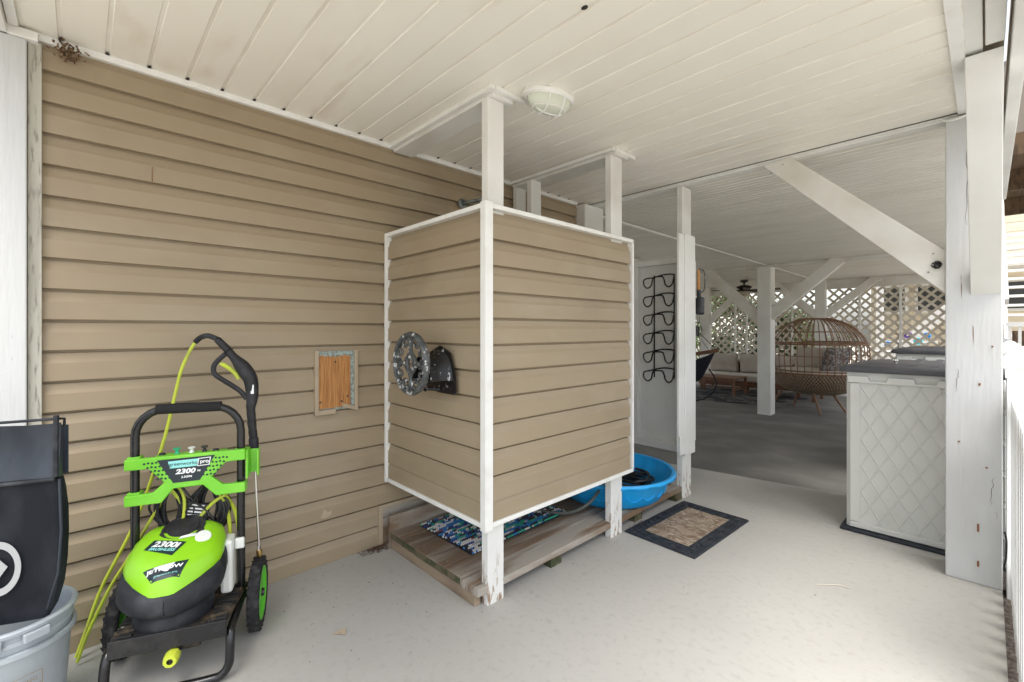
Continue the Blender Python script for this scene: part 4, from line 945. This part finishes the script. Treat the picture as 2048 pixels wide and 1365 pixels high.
# motor body
mc = (C0 - .02, .170)
def egg(k, z, front=0.0, n=40, sq=2.3, kn=None, tilt=0):
    kn = kn or k; out = []
    for i in range(n):
        a = 2 * math.pi * i / n; c, s_ = math.cos(a), math.sin(a)
        u = math.copysign(abs(c) ** (2 / sq), c) * k; nn = math.copysign(abs(s_) ** (2 / sq), s_) * kn
        if s_ > 0: u *= 1 - front * s_ ** 2
        out.append((mc[0] + u, mc[1] + nn, z + tilt * nn))
    return out
m_ = wb(); m_.loft([egg(.125, .212, .1), egg(.128, .235, .1), egg(.118, .262, .1), egg(.108, .272, .1), egg(.118, .285, .15), egg(.150, .300, .25, tilt=-.12)]); m_.build('motor_base', M_dusty, pw, True)
m_ = wb()
m_.loft([egg(.132, .284, .30, kn=.126, tilt=-.10), egg(.150, .296, .30, kn=.146, tilt=-.14), egg(.163, .318, .30, kn=.158, tilt=-.20, sq=2.5), egg(.169, .348, .30, kn=.166, tilt=-.26, sq=2.7), egg(.168, .378, .36, kn=.166, tilt=-.32, sq=2.7), egg(.163, .402, .44, kn=.163, tilt=-.35, sq=2.7), egg(.155, .411, .50, kn=.155, tilt=-.36, sq=2.7), egg(.12, .414, .50, kn=.12, tilt=-.36)])
m_.build('motor_shroud', M_dusty, pw, True)
# cap
HWN = [(-.150, .090), (-.145, .122), (-.125, .146), (-.08, .163), (-.02, .168), (.02, .163), (.05, .145), (.09, .110), (.13, .070), (.155, .042), (.160, .024)]
HWN = [(a_, b_ * .95) for a_, b_ in HWN]
outl = [(w_, n_) for n_, w_ in HWN] + [(-w_, n_) for n_, w_ in reversed(HWN)]
def cap_ring(k, lift, kf=1, zoff=0, tilt=.36):
    out = []
    for u, n_ in outl:
        q = (u * k, n_ * k * (kf if n_ > 0 else 1))
        ze = .414 - tilt * q[1] - (.040 * (max(0, n_) / .158) ** 2 if k > .9 and tilt == .36 else 0)
        out.append((mc[0] + q[0], mc[1] + q[1], ze + lift + zoff))
    return out
m_ = wb(); cr = [cap_ring(.995, -.004), cap_ring(1.0, .002), cap_ring(.99, .014), cap_ring(.955, .028), cap_ring(.86, .044), cap_ring(.80, .054), cap_ring(.60, .062), cap_ring(.35, .066), cap_ring(.10, .068)]
m_.loft(cr, cap0=False); cap = m_.build('motor_cap', M_lime, pw, True)
off = OFF[cap.name]; me = cap.data
bvh = BVHTree.FromPolygons([v.co + off for v in me.vertices], [tuple(p.vertices) for p in me.polygons])
DD = Vector((0, -.5, -.866)); TT = Vector((0, .866, -.5)); QQ = Vector((mc[0], .170, .48)) - DD * .5
def drape(u, t, up=.0015):
    p = WM @ (QQ + Vector((u, 0, 0)) + TT * t); d = (WM.to_3x3() @ DD).normalized(); h = bvh.ray_cast(p, d)
    q = WM.inverted() @ h[0] if h[0] else QQ + DD * .5 + Vector((u, 0, 0)) + TT * t
    return tuple(q - DD * up)
def cap_tx(cu, ct, rz, up):
    def f(x, y):
        c, s_ = math.cos(rz), math.sin(rz)
        return drape(cu + x * c - y * s_, ct - (x * s_ + y * c), up)
    return f
def grid(poly4, nu=10, nv=6):
    a, b, c, d = [Vector(p) for p in poly4]; vs = []; fs = []
    for i in range(nu + 1):
        for j in range(nv + 1):
            u, v = i / nu, j / nv; p = (a * (1 - u) + b * u) * (1 - v) + (d * (1 - u) + c * u) * v; vs.append((p.x, p.y))
    for i in range(nu):
        for j in range(nv): q = i * (nv + 1) + j; fs.append((q, q + nv + 1, q + nv + 2, q + 1))
    return vs, fs
T1 = cap_tx(-.028, .012, R(-16), .0015)
decal(grid([(-.058, .030), (.060, .030), (.046, -.036), (-.066, -.016)]), T1, 'cap_label', M_dec_k, cap)
T1b = cap_tx(-.028, .012, R(-16), .003)
vs, fs = text_verts('2300i', .036, bold=.0014, shear=.15, sx=1.15); decal(([(x - .002, y + .010) for x, y in vs], fs), T1b, 'cap_lettering', M_dec_w, cap)
vs, fs = text_verts('BRUSHLESS', .0165, bold=.0005, shear=.15, sx=1.12); decal(([(x - .004, y - .013) for x, y in vs], fs), T1b, 'cap_lettering', M_dec_t, cap)
T2 = cap_tx(.0, .118, R(8), .0015); T2b = cap_tx(.0, .118, R(8), .003)
decal(grid([(-.068, .020), (.070, .024), (.044, -.034), (-.038, -.034)]), T2, 'cap_label', M_dec_k, cap)
vs, fs = text_verts('JETFLOW', .019, bold=.0007, sx=1.35); decal(([(x + .000, y + .004) for x, y in vs], fs), T2b, 'cap_lettering', M_dec_w, cap)
vs, fs = text_verts('greenworks pro', .0105); decal(([(x + .004, y - .019) for x, y in vs], fs), T2b, 'cap_lettering', M_dec_t, cap)
decal(grid([(-.036, .017), (.030, .020), (.010, -.010), (.002, -.010)], 6, 4), cap_tx(.0, .118, R(8), .0042), 'torn_patch', M_dec_w, cap)
kc = Vector(drape(.006, -.088, 0))
m_ = wb(); m_.M = WM @ Matrix.Translation(kc - Vector((0, 0, .010))) @ Matrix.Rotation(R(-20), 4, 'X')
m_.lathe([(.074, -.004), (.074, .010), (.064, .015), (.060, .011), (.054, .012), (.052, .016), (.001, .018)], (0, 0, 0), 40, fn=lambda a, h: 1 + (.09 if math.sin(a * 3) > .6 and h < .012 else 0)); m_.build('vent_cap', M_plast, cap, True)
m_ = wb(); m_.M = WM @ Matrix.Translation(Vector(drape(.088, -.020, .001))) @ Matrix.Rotation(R(-30), 4, 'X') @ Matrix.Rotation(R(12), 4, 'Y'); m_.lathe([(.028, 0), (.026, .004), (.001, .005)], (0, 0, 0), 24); m_.build('gauge', M_tank, cap, True)
decal(grid([(-.030, .008), (.020, .012), (.020, -.006), (-.036, -.004)], 5, 3), cap_tx(.042, -.030, R(10), .0018), 'cap_label', M_dec_w, cap)
# shroud seam and moulded slots
m_ = wb(); m_.tube([(mc[0] + .012, mc[1] + q_, z_) for q_, z_ in ((.163, .345), (.170, .325), (.166, .300), (.152, .285))], .0018, 5); m_.build('seam', M_black, pw)
for a_, z_ in ((25, .325), (50, .310), (75, .300), (115, .305)):
    m_ = wb(); c_ = Vector((mc[0] + .170 * math.cos(R(a_)), mc[1] + .158 * math.sin(R(a_)) * 1.0, z_)); t_ = Vector((-math.sin(R(a_)), math.cos(R(a_)), -.25)) * .016
    m_.tube([c_ - t_, c_, c_ + t_], [.002, .005, .002], 6); m_.build('moulded_slot', M_plast, pw, True)
# soap tank
m_ = wb(); m_.box(C0 + .118, C0 + .162, .03, .12, .225, .44); m_.build('soap_tank', M_tank, pw, bevel=.012)
m_ = wb(); m_.box(C0 + .163, C0 + .198, .065, .082, .385, .43); m_.build('tank_tab', M_tank, pw, bevel=.006)
# inlet
m_ = wb(); m_.lathe([(.012, .24), (.012, .29)], (C0 + .01, 0, .135), 12, 'y', caps=True); m_.build('inlet_pipe', M_chrome, pw, True)
m_ = wb(); m_.lathe([(.010, .335), (.020, .335), (.024, .325), (.024, .295), (.018, .288), (.010, .288)], (C0 + .01, 0, .128), 20, 'y', fn=lambda a, h: 1 + .04 * math.sin(a * 12)); m_.build('inlet_collar', M_hose, pw, True)
m_ = wb(); m_.lathe([(.0105, .328), (.001, .328)], (C0 + .01, 0, .128), 16, 'y'); m_.build('inlet_screen', M_tray, pw)
m_ = wb(); m_.box(C0 + .0, C0 + .09, .16, .27, .12, .185); m_.build('pump_block', M_tray, pw, bevel=.012)
# cable bundle
m_ = wb()
for i in range(34):
    s_ = -1 if i % 2 else 1; c = C0 - .005 + s_ * random.uniform(.055, .085); wdt = random.uniform(.028, .072); top = .665; bot = random.uniform(.44, .50); nn = random.uniform(-.02, .02)
    pts = [(c, nn, top), (c - wdt * .9, nn, top - .07), (c - wdt, nn - .01, (top + bot) / 2 - .03), (c - wdt * .4, nn, bot), (c + wdt * .5, nn, bot), (c + wdt, nn + .01, (top + bot) / 2 - .02), (c + wdt * .5, nn, top - .06), (c + random.uniform(-.01, .01), nn, top)]
    m_.tube(smooth_path(pts, 6), .0046, 7)
m_.tube(smooth_path([(C0 - .04, .03, .665), (C0, .03, .60), (C0 + .06, .025, .53), (C0 + .09, .01, .45)]), .0045, 7); m_.tube(smooth_path([(C0 + .05, .035, .665), (C0 + .01, .035, .60), (C0 - .03, .03, .53), (C0 - .02, .01, .45)]), .0045, 7)
tag(m_.build('power_cord', M_plast, pw, True))
m_ = wb(); m_.M = WM @ Matrix.Translation((C0 + .0, .010, .54)) @ Matrix.Rotation(R(14), 4, 'Y'); m_.box(-.055, .055, -.012, .012, -.07, .04); m_.build('plug_block', M_plast, pw, bevel=.006)
m_ = wb(); m_.M = WM @ Matrix.Translation((C0 + .0, .0225, .54)) @ Matrix.Rotation(R(14), 4, 'Y')
for i in range(6): m_.box(-.02 + .0, .035, 0, .001, .03 - i * .014, .036 - i * .014)
m_.build('plug_print', M_dec_w, pw)
# hose
hp = [(-.36, -.02, .012), (-.335, -.03, .10), (-.29, -.045, .26), (-.21, -.055, .44), (-.165, -.06, .56), (-.125, -.07, .70), (-.088, -.09, .86), (-.058, -.10, 1.022), (-.035, -.10, 1.13), (.0, -.10, 1.22), (.022, -.10, 1.255)]
m_ = wb(); m_.tube(smooth_path(hp, 7), .0066, 9); m_.build('high_pressure_hose', M_hose, pw, True)
m_ = wb(); m_.tube(smooth_path([(-.34, .02, .015), (-.31, .01, .12), (-.25, -.01, .27), (-.19, -.02, .38), (-.10, .0, .55), (-.03, .02, .66), (.01, .03, .60), (.0, .04, .46)], 7), .0060, 9)
for dx, w_ in ((.10, .05), (.115, .075), (-.05, .03)):
    m_.tube(smooth_path([(C0 + dx - .04, .02, .67), (C0 + dx + .0, .015, .60), (C0 + dx + w_ * .5, .01, .52), (C0 + dx + w_ * .7, .02, .42), (C0 + dx + w_ * .6, .03, .34)], 6), .0075, 8)
m_.tube(smooth_path([(C0 + .12, .02, .60), (C0 + .07, .02, .57), (C0 + .01, .03, .50)], 6), .007, 8)
m_.build('high_pressure_hose', M_hose, pw, True)
# spray gun and lance (leans in the holder: own thing)
gn = thing('spray_gun', WM @ Vector((.28, 0, .29)), 'black spray gun with lime trigger and steel lance standing at the right of the washer', 'spray gun')
GM = WM
def gb(): m = MB(); m.M = GM; return m
NG = -.05
def g2(u, z, n=NG): return (u, n, z)
m_ = gb(); pth = smooth_path([g2(.018, 1.252, -.10), g2(.038, 1.270, -.09), g2(.065, 1.278, -.08), g2(.092, 1.270, -.07), g2(.110, 1.262, -.06)], 6); m_.tube(pth, .0085, 8)
for i in range(0, len(pth) - 1, 1):
    p = pth[i]; d = (pth[i + 1] - pth[i]).normalized() * .0022; m_.tube([p - d, p + d], .0115, 8)
m_.build('strain_relief', M_plast, gn, True)
m_ = gb(); m_.tube([g2(.110, 1.262), g2(.150, 1.215)], [.015, .017], 12); m_.build('hose_coupling', M_plast, gn, True)
m_ = gb(); m_.tube(smooth_path([g2(.150, 1.212), g2(.165, 1.192), g2(.19, 1.16), g2(.215, 1.125), g2(.236, 1.085), g2(.243, 1.04), g2(.243, .99), g2(.238, .96)], 5), [.022, .019, .018, .0175, .0178, .0175, .018, .0185, .0205, .0225, .025, .027, .029, .030, .0305, .031, .031, .031, .0305, .030, .0295, .029, .0285, .028, .0275, .027, .026, .0255, .025, .024, .023, .022, .021, .020, .020, .020][:36], 12); m_.build('grip_body', M_plast, gn, True)
m_ = gb(); m_.tube(smooth_path([g2(.150, 1.205), g2(.122, 1.180), g2(.098, 1.148), g2(.099, 1.112), g2(.125, 1.088), g2(.165, 1.058), g2(.20, 1.028), g2(.222, .995)], 5), .0105, 8, flat=.9); m_.build('trigger_guard', M_plast, gn, True)
m_ = gb(); m_.tube(smooth_path([g2(.118, 1.155), g2(.130, 1.152), g2(.155, 1.135), g2(.180, 1.108), g2(.192, 1.085)], 5), [.004, .005, .006, .007, .008, .009, .0095, .0095, .0095, .0095, .0095, .009, .009, .009, .009, .009, .009, .009, .009, .009, .009], 8); m_.build('trigger', M_hose, gn, True)
m_ = gb(); m_.tube([g2(.238, .965), g2(.239, .94), g2(.2400, .925), g2(.242, .90), g2(.2425, .885), g2(.245, .86), g2(.246, .845), g2(.249, .82)], [.019, .0175, .0185, .017, .0185, .0165, .018, .017], 12)
m_.build('lance_grip', M_plast, gn, True)
m_ = gb(); m_.tube([g2(.249, .82), g2(.2495, .815), g2(.252, .74), g2(.253, .725)], [.017, .0205, .0185, .013], 14); m_.build('lance_collar', M_plast, gn, True)
m_ = gb(); m_.box(.242, .254, NG + .0235, NG + .026, 1.02, 1.06); m_.build('gun_print', M_dec_w, gn)
m_ = gb(); m_.tube([g2(.253, .727), g2(.275, .335, -.02)], .0052, 8); m_.tube([g2(.253, .727), g2(.254, .712)], .009, 6); m_.tube([g2(.274, .345, -.02), g2(.2755, .325, -.02)], .008, 6); m_.build('lance', M_chrome, gn, True)
m_ = gb(); m_.tube([g2(.2755, .325, -.02), g2(.276, .306, -.02), g2(.2765, .294, -.02)], [.012, .0125, .009], 8); m_.build('lance_tip', M_brass, gn, True)

# ================================================================== BUCKET + BAG
bk = thing('bucket', (-2.165, -.165, 0), 'grey blue plastic bucket with scuffed rim in the bottom left corner', 'bucket')
BC = (-2.180, -.168, 0)
m_ = MB(); m_.lathe([(.001, .001), (.120, .001), (.126, .008), (.146, .335), (.150, .340), (.150, .349), (.146, .352), (.149, .372), (.158, .374), (.160, .384), (.156, .390), (.146, .389), (.142, .38), (.121, .012), (.001, .012)], BC, 64); m_.build('shell', M_bucket, bk, True)
m_ = MB(); m_.lathe([(.147, .300), (.156, .302), (.157, .316), (.147, .318)], BC, 64); m_.build('rib_ring', M_bucket, bk, True)
for a in (-12, 25, 160):
    m_ = MB(); m_.M = Matrix.Translation(BC) @ Matrix.Rotation(R(a), 4, 'Z'); m_.box(.150, .166, -.030, .030, .345, .372); m_.build('rim_tab', M_bucket, bk, bevel=.003)
m_ = MB(); m_.M = Matrix.Translation(BC) @ Matrix.Rotation(R(-20), 4, 'Z'); m_.box(.146, .160, -.016, .016, .27, .305); m_.build('handle_ear', M_bucket, bk, bevel=.003)
m_ = MB(); pts = []
for i in range(17):
    a = R(-20 - 180 * i / 16); pts.append((BC[0] + .163 * math.cos(a), BC[1] + .163 * math.sin(a), .285 - .11 * math.sin(math.pi * i / 16)))
m_.tube(pts, .0028, 6); m_.build('wire_handle', M_chrome, bk, True)
# printed warning on bucket
def onb(x, y):
    a = R(12) + x / .14; r_ = .1335 + (y + .15) / .335 * .020 * .6 + .0035 + .0018
    return (BC[0] + r_ * math.cos(a), BC[1] + r_ * math.sin(a), .15 + y)
m_ = MB()
def wcurve(pts, r_=.0009): m_.tube([onb(*p) for p in pts], r_, 4)
wcurve([(-.05, .085), (-.05 + .1 * .5, .085), (.05, .085)]); wcurve([(-.05, .085), (-.05, -.08)]); wcurve([(.05, .085), (.05, -.08)]); wcurve([(-.05, .045), (0, .045), (.05, .045)])
wcurve([(.042 * math.cos(R(a)), -.005 + .042 * math.sin(R(a))) for a in range(0, 361, 15)], .0016)
wcurve([(-.028, -.033), (.0, -.005), (.028, .025)], .0016)
wcurve([(-.02, -.02), (-.01, .01), (.012, .012), (.02, -.02), (-.02, -.02)], .0014); wcurve([(-.005, .012), (.0, .022), (.008, .012)], .002)
for (tx, ty) in (('WARNING', .065),):
    vs, fs = text_verts(tx, .016); m_.add([onb(x, y + ty) for x, y in vs], fs)
m_.build('warning_print', M_print, bk)

bgm = thing('mower_bag', WM @ Vector((-.33, .33, .39)), 'black fabric grass catcher bag with a grey ring emblem standing in the bucket', 'grass bag')
NB = .39
m_ = wb(); rings = []
for z, ul, ur, nf, nb in ((.38, -.43, -.272, .372, .34), (.42, -.44, -.250, .378, .335), (.48, -.46, -.236, .385, .33), (.56, -.47, -.228, .389, .33), (.64, -.47, -.225, .391, .33), (.72, -.47, -.226, .391, .33), (.79, -.47, -.230, .390, .335), (.826, -.47, -.234, .389, .34)):
    c = .014
    ring = [(ul, nf - .01, z), (-.40, nf - .002, z), (-.34, nf + .002 + .002 * math.sin(z * 31), z), (-.29, nf + .001 - .002 * math.sin(z * 23), z), (ur - c, nf, z), (ur - c * .3, nf - c * .3, z), (ur, nf - c, z), (ur + .003, (nf + nb) / 2, z), (ur, nb + c, z), (ur - c, nb, z), (ul, nb, z)]
    rings.append(ring)
m_.loft(rings); o = m_.build('bag_body', M_fabric, bgm, True)
m_ = wb(); vs = []; fs = []
for i in range(9):
    for j in range(6):
        u = i / 8; v = j / 5
        vs.append((-.47 + (.235 + .004 * v) * u, .388 - .022 * math.sin(v * math.pi) * (.5 + .5 * math.sin(u * 3)) - .012 * v + .003 * math.sin(u * 17 + v * 5), .832 + .178 * v - (.010 * math.sin(u * 2.5) if j == 5 else 0)))
for i in range(8):
    for j in range(5): a = i * 6 + j; fs.append((a, a + 6, a + 7, a + 1))
m_.add(vs, fs); m_.add([(-.234, .384, .83), (-.234, .362, .83), (-.234, .362, .99), (-.232, .372, 1.0)], [(0, 1, 2, 3)]); m_.add([(-.47, .34, .83), (-.228, .34, .83), (-.228, .34, .99), (-.47, .34, 1.0)], [(0, 1, 2, 3)])
o = m_.build('top_flap', M_fabric2, bgm, 'all')
for pts, r_ in (([(-.48, .393, 1.013), (-.236, .393, 1.019)], .0045), ([(-.236, .393, 1.03), (-.238, .392, .835)], .0075), ([(-.48, .396, .822), (-.238, .396, .828)], .0065), ([(-.236, .393, 1.02), (-.226, .37, 1.015), (-.226, .37, .99)], .004)):
    m_ = wb(); m_.tube([Vector(p) for p in pts], r_, 8); m_.build('frame_rod', M_dusty, bgm, True)
m_ = wb(); m_.tube([(-.231, .387, .825), (-.226, .387, .66), (-.236, .384, .52), (-.266, .377, .41)], .004, 6); m_.build('seam_piping', M_fabric2, bgm, True)
def ondec(x, z): return (x, .404, z)
EU, EZ = -.372, .568
vs = []; fs = []; n = 48
for i in range(n):
    a = 2 * math.pi * i / n
    for r_ in (.062, .084): vs.append((EU + r_ * math.cos(a) * .66, .4015, EZ + r_ * math.sin(a)))
for i in range(n): j = (i + 1) % n; fs.append((2 * i, 2 * i + 1, 2 * j + 1, 2 * j))
m_ = wb(); m_.add(vs, fs); m_.add([(EU - .03, .4015, EZ), (EU, .4015, EZ + .035), (EU + .024, .4015, EZ + .004), (EU, .4015, EZ - .035)], [(0, 3, 2, 1)]); o = m_.build('emblem', M_emblem, bgm)
md = o.modifiers.new('s', 'SOLIDIFY'); md.thickness = .001

# ================================================================== PICKET FENCE ON THE RIGHT
fc = thing('picket_fence', (.12, 3.4, -.1), 'white vinyl picket fence with domed post caps at the right edge', 'fence')
for y in (3.40, 5.2, 7.0, 8.8):
    B(.070, .185, y, y + .115, -.15, 1.10).build('post', M_vinyl, fc, bevel=.004)
    c = (.1275, y + .0575)
    def sq(h, z): return [(c[0] - h, c[1] - h, z), (c[0] + h, c[1] - h, z), (c[0] + h, c[1] + h, z), (c[0] - h, c[1] + h, z)]
    m_ = MB(); m_.loft([sq(.062, 1.060), sq(.064, 1.104), sq(.072, 1.112), sq(.078, 1.130), sq(.078, 1.140), sq(.066, 1.165), sq(.045, 1.195), sq(.018, 1.218), sq(.002, 1.222)]); m_.build('post_cap', M_vinyl, fc)
for a, b in ((2.2, 3.398), (3.52, 5.198), (5.32, 6.998), (7.12, 8.798)):
    for z in (.02, .86): B(.100, .140, a, b, z, z + .08).build('rail', M_vinyl, fc, bevel=.003)
    y = a + .04
    while y < b - .07:
        m_ = MB(); m_.prism([(y, -.02), (y + .075, -.02), (y + .075, .96), (y + .0375, 1.0), (y, .96)], .082, .099, ax='x'); m_.build('picket', M_vinyl, fc); y += .125
cord = MB(); cord.tube(smooth_path([(.063, 3.325, 0.3), (.068, 3.32, .25), (.066, 3.318, .17), (.060, 3.32, .12)]), .004, 6)
tag(cord.build('black_cable', M_black), 'short black cable loop at the foot of the fence post', 'cable')

# ================================================================== SIDE DECK, STAIRS, NEIGHBOUR
wd_ = thing('upper_deck', (1, 8, 3), 'brown timber deck overhead beyond the porch on the right', 'deck')
for i in range(12): B(.16 + i * .145, .16 + i * .145 + .138, 5.75, 9.0, 3.02, 3.06).build('board', M_odeck, wd_)
for y in (5.75, 7.2, 8.7): B(.16, 1.9, y, y + .05, 2.80, 3.018).build('joist', M_odeck, wd_)
stt = thing('white_stairs', (.8, 13, 1), 'white wooden staircase with open treads past the end of the fence', 'stairs')
for x in (.24, 1.3):
    m_ = MB(); m_.beam((x, 15.8, 3.6), (x, 11.6, .9), .05, .28); m_.build('stringer', M_nwhite, stt)
    m_ = MB(); m_.beam((x, 15.8, 4.5), (x, 11.6, 1.8), .05, .12); m_.build('handrail', M_nwhite, stt)
for i in range(14):
    B(.27, 1.27, 11.7 + i * .3, 11.98 + i * .3, 1.0 + i * .193, 1.04 + i * .193).build('tread', M_nwhite, stt)
rl = thing('white_railing', (.7, 10, 1.2), 'white baluster railing beyond the fence under the brown deck', 'railing')
B(.20, 2.2, 10.0, 10.06, 1.36, 1.43).build('rail', M_nwhite, rl); B(.20, 2.2, 10.0, 10.06, .55, .62).build('rail', M_nwhite, rl)
for i in range(20): B(.22 + i * .10, .255 + i * .10, 10.01, 10.045, .62, 1.36).build('baluster', M_nwhite, rl)
cb = thing('shelf_crates', (1, 12.8, 0), 'brown and orange crates stacked under the stairs', 'crates')
for i in range(4):
    for j in range(3): B(.3 + i * .33, .6 + i * .33, 11.2, 11.5, -.15 + j * .5, .30 + j * .5).build('crate', M_orange if (i + j) % 2 else M_odeck, cb, bevel=.01)
# neighbour raised house behind lattice
nh = thing('neighbour_house', (-1.2, 21, -.3), 'tan neighbouring house seen through the right lattice panel', 'house')
B(-2.5, 3.2, 18, 24, -.3, 6.2).build('wall', M_nwall, nh)
for i in range(24): B(-2.51, 3.21, 17.982, 17.998, -.3 + i * .25, -.3 + i * .25 + .235).build('siding_course', M_nwall, nh)
for (a, b, z0, z1) in ((-2.2, -1.7, 1.9, 2.6), (-1.4, -.2, 1.9, 2.6), (.3, 1.5, 1.9, 2.6), (-.8, .2, 4, 5.2)):
    wf = B(a - .08, b + .08, 17.93, 17.975, z0 - .08, z1 + .08).build('window', M_nwhite, nh); B(a, b, 17.915, 17.928, z0, z1).build('pane', M_dark, wf)
m_ = MB(); m_.prism([(-3.1, 6.2), (3.8, 6.2), (.4, 8.4)], 17.5, 24.5, ax='y'); m_.build('roof', M_roof, nh)
for x in (-2.2, -.3, 1.4): B(x, x + .16, 16.6, 16.76, -.3, 2.9).build('porch_post', M_nwhite, nh)
B(-2.4, 3.0, 16.5, 17.9, 2.9, 3.05).build('porch_slab', M_nwhite, nh)
m_ = MB(); m_.beam((-2.4, 15.9, -.1), (-.2, 15.9, 2.4), .9, .22); m_.build('stair_stringer', M_nwhite, nh)
nh2 = thing('neighbour_house', (-12, 22, -.3), 'pale neighbouring house behind the garden shrubs on the left', 'house')
B(-16, -8.6, 20, 27, -.3, 6.5).build('wall', M_nwhite, nh2)
for i in range(26): B(-16.01, -8.59, 19.98, 19.998, -.3 + i * .25, -.3 + i * .25 + .235).build('siding_course', M_nwhite, nh2)
for (a, b, z0, z1) in ((-10.4, -9.4, .9, 2.1), (-13, -12, .9, 2.1), (-12.6, -11.6, 3.8, 5)):
    wf = B(a - .08, b + .08, 19.93, 19.975, z0 - .08, z1 + .08).build('window', M_nwhite, nh2); B(a, b, 19.915, 19.928, z0, z1).build('pane', M_dark, wf)
m_ = MB(); m_.prism([(-16.6, 6.5), (-8, 6.5), (-12.3, 9)], 19.5, 27.5, ax='y'); m_.build('roof', M_roof, nh2)
blue = mat('blue_toy_plastic', (.02, .25, .65), .4); purp = mat('purple_toy_plastic', (.10, .05, .25), .5); teal = mat('teal_toy', (.05, .45, .55), .4)
for (x, y, z, r_, mt_, lb) in ((-1.66, 14.2, .98, .07, blue, 'small blue float behind the lattice, leftmost of the coloured toys'), (-1.33, 14.6, 1.20, .09, purp, 'purple float behind the lattice'), (-1.12, 14.4, 1.05, .09, teal, 'turquoise float behind the lattice'), (-.98, 14.5, 1.18, .08, blue, 'blue float behind the lattice, rightmost of the coloured toys')):
    m_ = MB(); m_.lathe([(r_ * .45, -r_ * .35), (r_ * .8, -r_ * .35), (r_, 0), (r_ * .8, r_ * .35), (r_ * .45, r_ * .35), (r_ * .3, 0), (r_ * .45, -r_ * .35)], (x, y, z), 20, 'y'); tag(m_.build('pool_float', mt_, None, True), lb, 'pool float')
sh_ = thing('yard_shelf', (-1.3, 14.5, 0), 'white slatted yard shelf that carries the coloured floats', 'shelf')
for z in (.80,): B(-1.95, -.8, 14.1, 14.75, z - .03, z).build('shelf_board', M_nwhite, sh_)
for x in (-1.93, -.86):
    for y in (14.12, 14.69): B(x, x + .05, y, y + .05, -.3, .769).build('leg', M_nwhite, sh_)
B(-1.95, -.8, 14.72, 14.75, 1.0, 1.05).build('back_rail', M_nwhite, sh_)

# shrubs
def shrub(name, c, rx, ry, h, n, label, mt_, cat='shrub', z0=-.3, trunk=True, leaf=.062):
    t_ = thing(name, (c[0], c[1], z0), label, cat, 'garden shrubs behind the lattice')
    if trunk:
        m_ = MB()
        for k in range(5):
            a = random.uniform(0, 6.28); m_.tube(smooth_path([(c[0], c[1], z0), (c[0] + .2 * rx * math.cos(a), c[1] + .2 * ry * math.sin(a), z0 + h * .4), (c[0] + .6 * rx * math.cos(a), c[1] + .6 * ry * math.sin(a), z0 + h * .85)], 4), [.03 - .0028 * i for i in range(9)], 6)
        m_.build('stems', M_bark, t_, True)
    cl = [(random.gauss(0, .45), random.gauss(0, .45), random.uniform(.1, 1)) for _ in range(16)]
    m_ = MB()
    for i in range(n):
        q = random.choice(cl); p = Vector((c[0] + rx * (q[0] + random.gauss(0, .22)), c[1] + ry * (q[1] + random.gauss(0, .22)), z0 + h * (q[2] + random.gauss(0, .09))))
        if p.z < z0 + .02: continue
        d = Vector((random.gauss(0, 1), random.gauss(0, 1), random.gauss(0, .6))).normalized(); s_ = d.orthogonal().normalized(); l = leaf * random.uniform(.6, 1.5)
        m_.add([p, p + d * l + s_ * l * .4, p + d * l * 2, p + d * l - s_ * l * .4], [(0, 1, 2, 3)])
    m_.build('foliage', mt_, t_)
shrub('garden_shrub', (-5.6, 14.3), .8, .5, 2.6, 2600, 'leafy shrub at the far left beyond the lattice', M_leaf)
shrub('garden_shrub', (-4.6, 13.9), .7, .45, 2.2, 2600, 'dense green shrub behind the left half of the lattice', M_leaf2)
shrub('garden_shrub', (-3.6, 14.2), .7, .5, 2.4, 2400, 'lighter green shrub behind the ceiling fan', M_leaf)
shrub('garden_shrub', (-3.0, 15.2), .6, .5, 1.5, 1300, 'low shrub behind the egg chair', M_leaf2)
shrub('garden_shrub', (-7.2, 16.5), 1.3, .9, 3.4, 2600, 'tall loose shrub near the pale neighbouring house', M_leaf)
